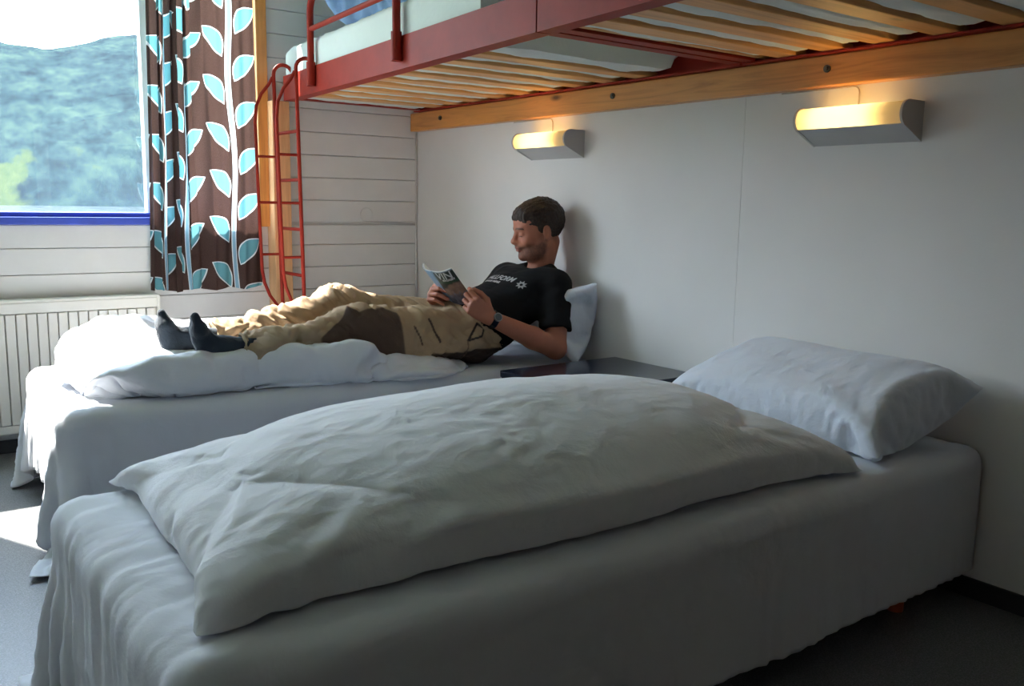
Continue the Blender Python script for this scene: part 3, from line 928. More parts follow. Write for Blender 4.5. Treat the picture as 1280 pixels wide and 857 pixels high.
# ------------------------------------------------------------------ wall lamps
def lamp(yc, label):
    t = empty('wall_lamp', (0, yc, 1.245)); h = .168
    # side profile in x,z: frosted half-round in front and on top, housing slopes back to the wall below
    glass = [(-.012, 1.352)] + [(-.072 + .035 * math.cos(a), 1.3175 + .035 * math.sin(a)) for a in np.linspace(math.pi / 2, math.pi * 1.28, 16)]
    gi = [(x * .96 - .003 if x < -.02 else x, 1.3175 + (z - 1.3175) * .95) for x, z in glass]
    m = MB(); N = len(glass)
    V = [(x, yc - h, z) for x, z in glass] + [(x, yc + h, z) for x, z in glass]
    m.add(V, [(i, i + 1, i + 1 + N, i + N) for i in range(N - 1)])
    o = m.build('lamp_shade', MT['diffuser'], t, True)
    gx, gz = glass[-1]
    MB().prism([(0, 1.246), (gx + .004, gz - .001), (gx + .010, gz + .004), (-.006, 1.262), (-.006, 1.352), (0, 1.352)], yc - h, yc + h).build('lamp_housing', MT['lampbody'], t)
    cap = [(0, 1.245), (gx, gz - .004)] + [(-.072 + .038 * math.cos(a), 1.3175 + .038 * math.sin(a)) for a in np.linspace(math.pi * 1.25, math.pi / 2, 16)] + [(0, 1.3555)]
    for y0 in (yc - h - .007, yc + h):
        autosmooth(MB().prism(cap, y0, y0 + .007).build('end_cap', MT['lampbody'], t), 30)
    MB().tube([(-.062, yc - .105 + .03, 1.315), (-.062, yc + .105 + .03, 1.315)], .011, 12).build('light_tube', MT['tube'], t)
    for yy in (yc - .09, yc + .15): MB().box((-.068, yy - .008, 1.300), (-.0, yy + .008, 1.330)).build('tube_holder', MT['lampbody'], t)
    # cable along the underside of the beam, bending down to the lamp
    pts = [(-.006, yc + .30, 1.4145), (-.006, yc + .06, 1.4145)] + [tuple(p) for p in arc((-.006, yc + .045, 1.395), .0195, math.pi / 2, 0, 6, (0, -1, 0), (0, 0, 1))] + [(-.006, yc + .0255, 1.354)]
    MB().tube(pts, .0022, 8).build('cable', MT['cable'], t, True)
    tag(t, label, 'wall lamp', 'wall lamps under the beam')
lamp(2.985, 'lit white wall lamp with frosted shade above the reading man')
lamp(1.553, 'lit white wall lamp with frosted shade above the near bed pillow')
# thin white cable in the corner
tag(MB().tube([(-.012, 4.132, 1.41), (-.012, 4.132, .45)], .004, 8).tube([(-.012, 4.134, .955), (-.30, 4.134, .955)] + [(-.30 - .035 * math.sin(a), 4.134, .99 - .035 * math.cos(a)) for a in np.linspace(.3, 5.2, 14)], .0015, 8).build('wall_cable', MT['plank'], smooth=True),
    'thin white painted cable running down the room corner with a loop on the plank wall', 'cable')

# ------------------------------------------------------------------ bedside table between the beds
def table():
    t = empty('bedside_table', (-.29, 2.355, 0)); x0, x1, y0, y1 = -.575, -.012, 2.135, 2.575
    MB().box((x0, y0, .438), (x1, y1, .463), .003).build('table_top', MT['black_gloss'], t)
    for ya in (y0 + .004, y1 - .024): MB().box((x0 + .004, ya, .04), (x1, ya + .02, .438), .002).build('side_panel', MT['black_gloss'], t)
    MB().box((x1 - .02, y0 + .024, .04), (x1, y1 - .024, .438)).build('back_panel', MT['black_gloss'], t)
    MB().box((x0 + .004, y0 + .024, .04), (x1 - .02, y1 - .024, .06)).build('bottom_panel', MT['black_gloss'], t)
    MB().box((x0 + .01, y0 + .024, .29), (x1 - .02, y1 - .024, .308)).build('shelf', MT['black_gloss'], t)
    for xa in (x0 + .03, x1 - .06):
        for ya in (y0 + .03, y1 - .06): MB().box((xa, ya, 0), (xa + .03, ya + .03, .04)).build('foot', MT['black_gloss'], t)
    tag(t, 'glossy blue-black bedside table standing between the two lower beds', 'table')
table()

# ------------------------------------------------------------------ lower beds with sheets
def rotz(V, c, a):
    V = np.array(V, float); ca, sa = math.cos(a), math.sin(a); X, Y = V[..., 0] - c[0], V[..., 1] - c[1]
    V[..., 0], V[..., 1] = c[0] + X * ca - Y * sa, c[1] + X * sa + Y * ca
    return V
def bed(x0, x1, y0, y1, top, label, ang=0.0):
    c = (x1, y0)
    t = empty('bed', tuple(rotz(np.array([(x0 + x1) / 2, (y0 + y1) / 2, 0.0]), c, ang)))
    def part(mb, name, mat, sm=False):
        mb.V = [tuple(v) for v in rotz(np.array(mb.V), c, ang)]; return mb.build(name, mat, t, sm)
    part(MB().box((x0 + .01, y0 + .01, .16), (x1 - .005, y1 - .01, .29), .012), 'bed_base', MT['mattress'])
    part(MB().box((x0 + .004, y0 + .004, .29), (x1, y1 - .004, top - .006), .035), 'mattress', MT['mattress'])
    for lx in (x0 + .16, x1 - .24):
        for ly in (y0 + .07, y1 - .07):
            part(MB().tube([(lx, ly, 0), (lx, ly, .162)], [.021, .029], 14), 'leg', MT['redwood'], False)
    tag(t, label, 'bed', 'lower beds')
    return c
def sheet(x0, x1, y0, y1, top, ov, h, ang, c, label, seed):
    ovf, ovn, ovs = ov          # overhang at foot, near side, far side
    X0, X1, Y0, Y1 = x0 - ovf, x1 - .004, y0 - ovn, y1 + ovs
    n, m = int((X1 - X0) / h) + 1, int((Y1 - Y0) / h) + 1
    P = quad_grid((X0, Y0, top + .012), (X1, Y0, top + .012), (X1, Y1, top + .012), (X0, Y1, top + .012), n, m)[None]
    P[..., 2] += .010 * fbm(P * np.array([3, 7, 1]) + seed, 3) + .004
    rs = (X1 - X0) / (n - 1) * 1.022, (Y1 - Y0) / (m - 1) * 1.022
    col = multi(box_collider((x0, y0, -.5), (x1 + .3, y1, top - .004), .042, .55), plane_z(.006), wall_x(-.006))
    P = sim_cloth(P, rs[0], rs[1], 150, 9, 1, collide=col, damp=.975, bend=.05)
    G = up2(P[0]); n2, m2 = G.shape[:2]
    e1 = np.gradient(G, axis=0); e2 = np.gradient(G, axis=1); NN = np.cross(e1, e2); NN /= ln(NN) + 1e-9
    wt = 1.0 + 1.2 * np.clip((x0 + .35 - G[..., 0]) / .3, 0, 1)
    G = G + NN * (.0034 * wt * creases(G * np.array([1.5, .7, 1.0]), seed))[..., None]
    fw_ = np.exp(-((G[..., 0] - x0 - .02) / .16) ** 2) + .25
    rg = 1 - 2.5 * np.abs(fbm(np.stack([G[..., 0] * 2.2, G[..., 1] * 15 - G[..., 0] * 3, G[..., 2] * 2.2 + seed], -1), 3))
    G = G + NN * (.0050 * fw_ * rg)[..., None]
    fs_ = np.exp(-((G[..., 1] - y0) / .10) ** 2) + .1
    rg = 1 - 2.5 * np.abs(fbm(np.stack([G[..., 0] * 9 - G[..., 1] * 2, G[..., 1] * 2, G[..., 2] * 1.5 + seed + 4], -1), 3))
    G = G + NN * (.0026 * fs_ * rg)[..., None]
    n, m = n2, m2
    V = rotz(G, c, ang); V[..., 0] = np.minimum(V[..., 0], -.005)
    o = mesh_obj('bed_sheet', V.reshape(-1, 3), grid_faces(n, m), MT['sheet'], smooth=True)
    sd = o.modifiers.new('thickness', 'SOLIDIFY'); sd.thickness = .0015; sd.offset = 1
    tag(o, label, 'sheet', 'bed sheets'); return o, P[0]
B1 = (-2.125, -.012, 1.130, 2.03, .420)
c1 = bed(*B1[:4], B1[4], 'low bed nearest the camera draped in a white sheet, on short red wooden legs')
sheet(*B1[:4], B1[4], (.215, .245, .22), .019, 0.0, c1, 'white sheet draped over the near bed under the rolled duvet', 3)
B2 = (-1.985, -.056, 2.672, 3.55, .432); A2 = -0.052
c2 = bed(*B2[:4], B2[4], 'low bed by the window on which the man reclines', A2)
sheet(*B2[:4], B2[4], (.225, .265, .22), .021, A2, c2, 'white sheet draped over the window bed beneath the reclining man', 8)
print('TIME sheets', round(time.time() - T0, 1))

# duvet on the near bed: a long puffed bag lying on the mattress
def fuller(P):                               # well filled right up to its sides
    n, m = P.shape[1:3]; s = np.linspace(0, 1, n)[:, None]; t = np.linspace(0, 1, m)[None]
    P = P.copy(); h = P[0][..., 2] - .437
    prof = lambda d, w: np.sqrt(np.clip(1 - (1 - np.clip(d / w, 0, 1)) ** 2, 0, 1))
    a = prof(t * .95 + 0 * s, .20) ** .8; b = prof(s * 1.6 + 0 * t, .34 + .12 * t); c = prof((1 - s) * 1.6 + 0 * t, .50); d = prof((1 - t) * .95 + 0 * s, .34)
    H0 = (.143 + .045 * np.sin(np.pi * t)) * a * b * c * d
    h = np.maximum(h, H0) * .35 + .65 * (H0 * .55 + h * .45) + .004 * fbm(P[0] * 5, 3)
    k = 10
    for _ in range(6): h[1:-1, 1:-1] = .5 * h[1:-1, 1:-1] + .125 * (h[2:, 1:-1] + h[:-2, 1:-1] + h[1:-1, 2:] + h[1:-1, :-2])
    edge = (s > 0) & (s < 1) & (t > 0) & (t < 1)
    P[0][..., 2] = np.where(edge, .437 + np.maximum(h, .004), P[0][..., 2])
    # even out the top layer so that it spans its seams
    st = np.stack(np.broadcast_arrays(s, t), -1)
    C = np.array([[P[0][0, 0], P[0][0, -1]], [P[0][-1, 0], P[0][-1, -1]]])
    ss, tt = st[..., :1], st[..., 1:]
    B = (1 - ss) * (1 - tt) * C[0, 0] + ss * (1 - tt) * C[1, 0] + ss * tt * C[1, 1] + (1 - ss) * tt * C[0, 1]
    for k_ in (0, 1): P[k_][..., :2] = P[k_][..., :2] * .35 + B[..., :2] * .65
    P[0][..., 1] -= (.030 * np.exp(-((t - .05) / .05) ** 2) * np.clip(s * 12, 0, 1) * np.clip((1 - s) * 8, 0, 1) * (t > 0))
    P[0][..., 0] -= (.020 * np.exp(-((s - .035) / .03) ** 2) * np.clip(t * 8, 0, 1) * np.clip((1 - t) * 8, 0, 1) * (s > 0))
    P[1][..., 2] = .437
    return P
bag('duvet', ((-2.16, 1.16, .43), (-.40, 1.10, .43), (-.30, 2.06, .43), (-2.13, 2.12, .43)), .019, (1.88, 1.08), .165, 110, 130,
    plane_z(.428, .35), MT['duvet'], 'plump white duvet rolled lengthwise on the near bed', 'duvet', 'white duvets', seed=2, rc=.10, fine=.0060, post=fuller,
    fit=((-2.075, 1.225, .437), (-.51, 1.165, .437), (-.36, 2.00, .437), (-2.01, 2.05, .437)))
def settle(P):                               # lower side pressed flat on the bed, upper edge against the wall
    P = P.copy(); P[..., 2] = np.where(P[..., 2] < .436, .436, P[..., 2]); P[..., 0] = np.minimum(P[..., 0], -.012)
    return P
bag('pillow', ((-.50, 1.10, .50), (-.03, 1.10, .62), (-.03, 1.88, .62), (-.50, 1.90, .50)), .015, (.52, .84), .0115, 90, 80,
    None, MT['pillow'], 'bluish-white pillow leaning on the wall at the head of the near bed', 'pillow', 'white pillows', up=(-.35, 0, .94), grav=0, damp=.85, seed=5, rc=.0, fine=.0032, post=settle,
    fit=((-.435, 1.175, .450), (-.035, 1.125, .595), (-.035, 1.84, .605), (-.42, 1.96, .450)))
bag('pillow', ((-.15, 2.62, .44), (-.05, 2.62, .80), (-.05, 3.28, .80), (-.15, 3.28, .44)), .016, (.38, .68), .0110, 60, 60,
    wall_x(-.012), MT['pillow'], 'white pillow propped against the wall behind the man', 'pillow', 'white pillows', up=(-.9, 0, .3), grav=0, seed=9, damp=.8, rc=.0, fine=.003,
    align=lambda P: np.array([-.010 - P[..., 0].max(), 2.615 - P[..., 1].min(), .440 - P[..., 2].min()]))
print('TIME bags', round(time.time() - T0, 1))

# ================================================================== THE READING MAN
BT = 0.436                                   # top of the window bed
# duvet pushed down the window bed, under and beside his legs
legs = multi(capsule_collider((-.52, 2.87, .56), (-1.00, 2.87, .605), .085), capsule_collider((-1.00, 2.87, .60), (-1.50, 2.86, .575), .052),
             capsule_collider((-.52, 3.03, .56), (-.98, 3.06, .64), .085), capsule_collider((-.98, 3.06, .64), (-1.55, 3.03, .585), .052))
def crumple(P):
    V = P.copy(); n, m = V.shape[1:3]
    s = np.linspace(0, 1, n)[:, None]; t = np.linspace(0, 1, m)[None]
    q = V[0]; e = np.clip(np.minimum(np.minimum(s, 1 - s) * 12, np.minimum(t, 1 - t) * 9), 0, 1)
    near = np.exp(-((t - .11) / .10) ** 2) * np.clip((1 - s) * 3, 0, 1)          # roll of bedding along the near edge
    heap = np.clip((.36 - s) / .2, 0, 1) * np.clip((t - .25) * 4, 0, 1)            # heap beyond his feet
    rid = 1 - 2.2 * np.abs(fbm(q * np.array([5.0, 7.5, 3.0]) + 21.0, 4)); inn = fbm(q * np.array([8.0, 9.0, 4.0]) + 3.3, 3)
    w = .35 + .9 * np.clip(near + heap, 0, 1)
    q[..., 2] += e * (.050 * near + .055 * heap + w * (.026 * rid + .014 * inn))
    q[..., 1] -= e * near * (.02 + .02 * rid)
    q[..., 0] += e * .012 * inn * w
    return V
def d2pin(P, t):
    pass
bag('duvet', ((-1.90, 2.93, .45), (-.56, 2.690, .45), (-.62, 3.35, .45), (-1.88, 3.55, .45)), .018, (1.50, .92), .105, 110, 120,
    multi(plane_z(BT + .004, .5), legs), MT['duvet'], 'rumpled white duvet under the legs of the reading man', 'duvet', 'white duvets', seed=12, post=crumple, comp=.9, bend=.05, rc=.1, fine=.012)
print('TIME duvet2', round(time.time() - T0, 1))

man = empty('person', (-.45, 2.93, BT)); man_label = 'man in black t-shirt and khaki trousers reclining on the window bed reading'
tag(man, man_label, 'person')

# ---- joint positions
SHL, SHR = np.array([-.165, 2.765, .735]), np.array([-.170, 3.105, .750])
ELL, ELR = np.array([-.235, 2.675, .500]), np.array([-.330, 3.160, .560])
WRL, WRR = np.array([-.505, 2.750, .632]), np.array([-.562, 2.985, .655])
NECK = np.array([-.115, 2.935, .785]); HC = np.array([-.140, 2.925, .954])
yaw = math.radians(20); pit = math.radians(9)
Ff = unit([-math.cos(yaw) * math.cos(pit), math.sin(yaw) * math.cos(pit), -math.sin(pit)])
Fl = unit(np.cross([0, 0, 1], Ff)); Fu = np.cross(Ff, Fl)          # forward, his left, up
HA = np.stack([Ff, Fl, Fu])
def H(f, l, u): return HC + Ff * f + Fl * l + Fu * u

SK = Vox((-.70, 2.60, .42), (-.005, 3.26, 1.10), .0025)
# torso core (hidden by the shirt), neck, arms
SK.cap((-.42, 2.93, .59), (-.24, 2.93, .66), .08, .085, .03)
SK.cap((-.165, 2.83, .725), (-.165, 3.04, .725), .045, .045, .03)
SK.cap((-.125, 2.937, .765), H(-.035, 0, -.055), 0.054, .050, .03)
for sh, el, wr in ((SHL, ELL, WRL), (SHR, ELR, WRR)):
    SK.cap(sh, el, .050, .041, .02)
    mid = el + (wr - el) * .35
    SK.cap(el, mid, .040, .043, .015); SK.cap(mid, wr, .043, .027, .012)
    SK.ell(wr, (.031, .031, .026), None, .012)
# head
SK.ell(H(-.012, 0, .032), (.096, .076, .086), HA, .01)
SK.ell(H(.026, 0, -.028), (.066, .062, .088), HA, .03)
SK.ell(H(.044, 0, -.082), (.046, .047, .034), HA, .02)
for sg in (-1, 1):
    SK.cap(H(-.012, sg * .060, -.050), H(.052, sg * .030, -.098), .017, .016, .03)
SK.ell(H(.080, 0, -.100), (.018, .020, .018), HA, .018)
SK.ell(H(.052, 0, .040), (.042, .060, .046), HA, .03)
SK.cap(H(.083, -.032, .013), H(.083, .032, .013), .0115, .0115, .014)
for sg in (-1, 1):
    SK.ell(H(.100, sg * .031, -.008), (.016, .019, .012), HA, .010, 'sub')
    SK.ell(H(.079, sg * .031, -.007), (.0135, .0165, .0125), HA, .003)          # lowered eyelid over the eyeball
    SK.ell(H(.062, sg * .044, -.034), (.022, .020, .020), HA, .02)
    SK.ell(H(.099, sg * .0110, -.038), (.012, .0085, .009), HA, .014)
SK.cap(H(.089, 0, .008), H(.108, 0, -.030), .0078, .0110, .012)
SK.ell(H(.110, 0, -.034), (.0115, .0115, .0095), HA, .008)
SK.ell(H(.088, 0, -.056), (.016, .030, .016), HA, .014)
SK.ell(H(.0985, 0, -.0605), (.008, .022, .0045), HA, .004)
SK.ell(H(.0965, 0, -.0715), (.008, .019, .0052), HA, .004)
SK.cap(H(.108, -.020, -.0655), H(.108, .020, -.0655), .0022, .0022, .003, 'sub')
for sg in (-1, 1):
    SK.ell(H(-.012, sg * .080, -.010), (.017, .0095, .030), HA, .005)
    SK.ell(H(-.008, sg * .0895, -.006), (.009, .0075, .019), HA, .003, 'sub')
    SK.ell(H(-.004, sg * .084, -.012), (.004, .004, .007), HA, .003)
    SK.ell(H(-.006, sg * .080, -.034), (.009, .006, .009), HA, .005)

# ---- hands: palm block + four unequal bent fingers + thumb leaving the side of the palm
def hand(W, d, n, t, curls, spread, thumb):
    """d towards the knuckles, n back of the hand, t towards the thumb side"""
    d = unit(d); n = unit(np.array(n) - d * np.dot(n, d)); tt = np.cross(n, d); t = tt if np.dot(tt, t) > 0 else -tt
    L = lambda x, y, z: W + d * x + t * y + n * z
    tips = []
    SK.ell(L(.045, 0, 0), (.050, .036, .0145), np.stack([d, t, n]), .012)
    base = [(.086, .030), (.090, .010), (.086, -.010), (.078, -.028)]
    lens = [(.040, .025, .020), (.044, .028, .021), (.041, .026, .020), (.032, .020, .018)]
    for i, ((bx, by), ls) in enumerate(zip(base, lens)):
        SK.cap(L(.012, by * .62, 0), L(bx, by, .001), .0115, .0105, .010)
        p = L(bx, by, .001); a = 0.0; r = [.0098, .0088, .0080, .0070]
        if i == 3: r = [x * .88 for x in r]
        side = spread[i]
        for j in range(3):
            a += math.radians(curls[i][j])
            dd = unit(d * math.cos(a) - n * math.sin(a) + t * side)
            q = p + dd * ls[j]
            SK.cap(p, q, r[j], r[j + 1], .0025 if j else .004); p = q
        tips.append(p)
    # thumb: metacarpal, two phalanges
    p0 = L(.018, .022, -.008); p1 = L(.048, .046, -.016 if thumb is None else thumb[0]); p2 = p1 + unit(d * thumb[1] + t * thumb[2] - n * thumb[3]) * .034
    p3 = p2 + unit(d * thumb[4] + t * thumb[5] - n * thumb[6]) * .028
    SK.cap(p0, p1, .0155, .0125, .012); SK.cap(p1, p2, .0115, .0100, .004); SK.cap(p2, p3, .0100, .0080, .003)
    return tips + [p3], L
# near (left) hand: back of the hand to the camera, fingertips on the cover, thumb on the pages
tl, LL = hand(WRL, (-.80, .08, .58), (-.40, -.88, -.20), (.50, -.1, .80),
              [(38, 58, 34), (52, 64, 36), (62, 68, 38), (70, 70, 40)], (.04, .01, -.02, -.05), (-.012, .95, .12, .25, .95, -.15, .22))
# far (right) hand: knuckles to the left, fingers wrapped round the spine side
tr, LR = hand(WRR, (-.72, -.20, .66), (-.30, .95, .0), (.55, .1, .80),
              [(74, 34, 16), (78, 36, 16), (82, 36, 18), (84, 38, 20)], (.05, .02, -.02, -.05), (-.022, .55, .2, .85, .5, .1, .75))
V, F = SK.mesh(); V = smooth_mesh(V, F, 1, .4)
# skin colouring that belongs to the skin: beard stubble, brows, lips, lashes
Q = (V - HC) @ HA.T
base = np.array([.44, .165, .100]); C = np.tile(base, (len(V), 1)) * (1 + .10 * fbm(V * 22, 3)[:, None])
inh = (np.linalg.norm(V - HC, axis=1) < .16)
fq, lq, uq = Q[:, 0], Q[:, 1], Q[:, 2]
def blend(mask, c):
    global C
    m = np.clip(mask, 0, 1)[:, None] * inh[:, None]; C = C * (1 - m) + np.array(c) * m
nz = fbm(V * 190, 2)
beard = np.clip((-.046 - uq) / .014, 0, 1) * np.clip((fq + .012) / .02, 0, 1) * np.clip((uq + .135) / .02, 0, 1)
stache = np.clip(1 - np.abs(uq + .0525) / .0065, 0, 1) * np.clip(1 - np.abs(lq) / .024, 0, 1) * (fq > .07)
side = np.clip(1 - np.abs(fq - .012) / .020, 0, 1) * (np.abs(lq) > .05) * np.clip((.0 - uq) / .03, 0, 1)
blend(np.clip(beard * .95 + side * .6, 0, 1) * (.72 + .3 * nz), (.085, .038, .024))
blend(stache * 1.3 * (.75 + .3 * nz), (.10, .045, .03))
lips = (np.abs(uq + .066) < .010) & (np.abs(lq) < .023) & (fq > .088)
blend(lips * .85, (.36, .115, .085))
arch = .018 - 9.0 * (np.abs(lq) - .030) ** 2
blend(np.clip(1.4 - np.abs(uq - arch) / .0042, 0, 1) * ((np.abs(lq) > .010) & (np.abs(lq) < .052) & (fq > .055)) * .9, (.055, .028, .018))
lid = -.0145 - .5 * np.abs(np.abs(lq) - .031) * 0
blend(np.clip(1.3 - np.abs(uq - lid) / .0022, 0, 1) * ((np.abs(np.abs(lq) - .031) < .015) & (fq > .07)) * .95, (.03, .015, .01))
# nails
for tp in tl + tr:
    dn = np.linalg.norm(V - tp, axis=1); m = np.clip((.0085 - dn) / .003, 0, 1)[:, None] * .25; C = C * (1 - m) + np.array((.52, .27, .20)) * m
body = mesh_obj('body', V, F, MT['skin'], man, True, col=np.clip(C, 0, 1))
print('TIME body', round(time.time() - T0, 1), len(V))

# ---- hair: short, brown, slightly pushed forward
HV = Vox(HC - .15, HC + .16, .0024)
HV.ell(H(-.016, 0, .038), (.103, .083, .093), HA, .01)
HV.ell(H(.048, 0, .064), (.046, .060, .034), HA, .035)
HV.cap(H(-.012, -.079, .022), H(-.008, -.078, -.004), .008, .005, .01); HV.cap(H(-.012, .079, .022), H(-.008, .078, -.004), .008, .005, .01)
# cut away the face and below the nape
HV.ell(H(.118, 0, -.020), (.066, .12, .074), HA, .010, 'sub')
HV.ell(H(.035, 0, -.085), (.075, .14, .075), HA, .012, 'sub')
for sg in (-1, 1): HV.ell(H(.052, sg * .085, -.022), (.040, .034, .050), HA, .01, 'sub')
HV.ell(H(-.03, 0, -.150), (.14, .14, .072), HA, .01, 'sub')
for sg in (-1, 1): HV.ell(H(-.008, sg * .095, -.022), (.024, .030, .042), HA, .008, 'sub')
V, F = HV.mesh(); V = smooth_mesh(V, F, 1, .4)
N = vnormals(V, F); Qh = (V - HC) @ HA.T
V = V + N * (.0050 * fbm(Qh * np.array([55, 170, 70]), 3)[:, None] - .001) + Ff * (.004 * np.clip(fbm(Qh * np.array([20, 260, 20]) + 4, 2), 0, 1) * (Qh[:, 0] > .06))[:, None]
mesh_obj('hair', V, F, MT['hair'], man, True)

# ---- t-shirt
TS = Vox((-.60, 2.56, .43), (-.005, 3.32, .86), .0035)
TS.cap((-.50, 2.90, .555), (-.40, 2.91, .59), .108, .118, .05); TS.cap((-.50, 2.98, .555), (-.40, 2.98, .59), .108, .118, .05)
TS.ell((-.40, 2.93, .60), (.12, .175, .115), None, .05)
TS.ell((-.265, 2.932, .668), (.125, .178, .118), None, .05)
TS.cap((-.205, 2.84, .705), (-.200, 3.03, .708), .092, .092, .04)
TS.cap((-.150, 2.80, .745), (-.150, 3.07, .752), .052, .052, .03)
TS.cap((-.118, 2.87, .778), (-.118, 3.00, .780), .038, .038, .03)
TS.ell((-.46, 2.93, .545), (.16, .150, .090), None, .04)
for sh, el in ((SHL, ELL), (SHR, ELR)):
    ax = unit(el - sh); end = sh + (el - sh) * .72
    TS.cap(sh, sh + (el - sh) * .78, .062, .066, .035)
    TS.cap(end, end + ax * .11, .085, .085, .001, 'sub', cut=[(end, -ax)])
# neck opening
TS.cap(NECK + np.array([.0, 0, .012]), H(-.03, 0, -.05), .063, .062, .008, 'sub')
V, F = TS.mesh(); V = smooth_mesh(V, F, 2, .5); N = vnormals(V, F)
q = V.copy(); rot = (V[:, 0] + V[:, 2] * .6)
f1 = fbm(np.stack([V[:, 0] * 11 + V[:, 2] * 9, V[:, 1] * 5, V[:, 2] * 8], 1), 4)
f2 = 1 - 2 * np.abs(fbm(np.stack([V[:, 0] * 7 - V[:, 2] * 12, V[:, 1] * 5 + 3, V[:, 2] * 5], 1), 3))
V = V + N * (.007 * f1 + .008 * f2)[:, None]
shirt = mesh_obj('t_shirt', V, F, MT['shirt'], man, True)
shirt_V, shirt_F = V, F
# collar ring
cpts = []
axn = unit(H(-.03, 0, -.05) - NECK); e1 = unit(np.cross(axn, [0, 1, 0])); e2 = np.cross(axn, e1)
print('TIME shirt', round(time.time() - T0, 1), len(V))

# ---- trousers
TR = Vox((-1.60, 2.68, .42), (-.36, 3.25, .76), .0042)
HL, HR = (-.52, 2.885, .555), (-.52, 3.010, .560)
KL, KR = (-1.000, 2.872, .612), (-.985, 3.065, .655)
AL, AR = (-1.430, 2.865, .568), (-1.460, 3.035, .585)
TR.ell((-.50, 2.935, .558), (.140, .180, .126), None, .04)
TR.cap((-.47, 2.88, .570), (-.47, 2.99, .570), .118, .118, .04)
TR.cap(HL, KL, .108, .088, .035); TR.cap(HR, KR, .108, .092, .035)
TR.ell(np.array(KL) + (.0, 0, .006), (.10, .085, .085), None, .05); TR.ell(np.array(KR) + (0, 0, .006), (.10, .085, .088), None, .05)
TR.cap(KL, AL, .080, .062, .03, cut=[(AL, (-1, 0, 0))]); TR.cap(KR, AR, .082, .062, .03, cut=[(AR, (-1, 0, 0))])
# loose cloth lying on the bed beside the shins and the open waist
TR.ell((-1.26, 2.83, .530), (.22, .065, .045), None, .05); TR.ell((-1.22, 3.10, .545), (.22, .09, .05), None, .05)
TR.ell((-.80, 2.84, .520), (.26, .07, .060), None, .06)
wn_ = unit([.70, -.05, .52]); TR.cap((-.41, 2.93, .66), (-.2, 2.93, .74), .20, .25, .001, 'sub', cut=[((-.495, 2.93, .60), -wn_)])
V, F = TR.mesh(); V = smooth_mesh(V, F, 2, .5); N = vnormals(V, F)
X, Y, Z = V.T
g1 = fbm(np.stack([X * 9 + Z * 6, Y * 6, Z * 7], 1) + 2, 4)
g2 = 1 - 2.6 * np.abs(fbm(np.stack([X * 8 - Z * 9 + Y * 6, Y * 5 + X * 3 + 9, Z * 4 + X * 2], 1), 3))
g3 = 1 - 2.6 * np.abs(fbm(np.stack([X * 19 + Z * 17 - Y * 8, Y * 8 + X * 6 + 2, Z * 9], 1) + 31, 3))
amp = np.where(X < -.93, 1.35, .8)
V = V + N * ((.008 * g1 + .016 * g2 + .008 * g3 - .003) * amp)[:, None]
V[:, 2] = np.maximum(V[:, 2], BT + .006 + .10 * np.clip((-1.22 - V[:, 0]) / .12, 0, 1)); lim = np.where(V[:, 0] < -.80, 2.795, 2.5); V[:, 1] = np.where(V[:, 1] < lim, lim - (lim - V[:, 1]) * .1, V[:, 1])
kh = np.array([.40, .275, .165]); C = np.tile(kh, (len(V), 1)) * (1 + .08 * fbm(V * 14, 3)[:, None])
near = Y < 2.945
def paint(m, c, a=1.0):
    global C
    m = np.clip(m, 0, 1)[:, None] * a; C = C * (1 - m) + np.array(c) * m
def sst(x, a, b): t = np.clip((x - a) / (b - a), 0, 1); return t * t * (3 - 2 * t)
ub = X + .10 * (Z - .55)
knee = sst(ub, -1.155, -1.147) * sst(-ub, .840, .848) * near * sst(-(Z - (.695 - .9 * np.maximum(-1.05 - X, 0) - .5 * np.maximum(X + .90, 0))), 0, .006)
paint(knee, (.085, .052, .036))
paint(sst(-ub, 1.147, 1.155) * near * sst(-Z, -.66, -.60), (.27, .21, .145), .75)
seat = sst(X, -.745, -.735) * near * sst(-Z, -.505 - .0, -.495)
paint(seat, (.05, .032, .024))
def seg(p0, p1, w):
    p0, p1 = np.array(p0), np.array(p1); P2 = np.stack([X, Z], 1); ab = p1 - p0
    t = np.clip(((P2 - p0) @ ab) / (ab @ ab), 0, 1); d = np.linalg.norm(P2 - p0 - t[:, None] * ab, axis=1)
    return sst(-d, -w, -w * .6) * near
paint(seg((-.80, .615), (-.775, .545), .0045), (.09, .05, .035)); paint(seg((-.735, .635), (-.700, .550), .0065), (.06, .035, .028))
# slanted pocket opening outlined in dark piping
for a, b in (((-.585, .545), (-.540, .612)), ((-.540, .612), (-.515, .590)), ((-.515, .590), (-.530, .560)), ((-.530, .560), (-.585, .545))):
    paint(seg(a, b, .0050), (.03, .02, .018))
paint(seg((-.585, .545), (-.575, .455), .003), (.17, .11, .07))
trou = mesh_obj('trousers', V, F, MT['trousers'], man, True, col=np.clip(C, 0, 1))
print('TIME trousers', round(time.time() - T0, 1), len(V))

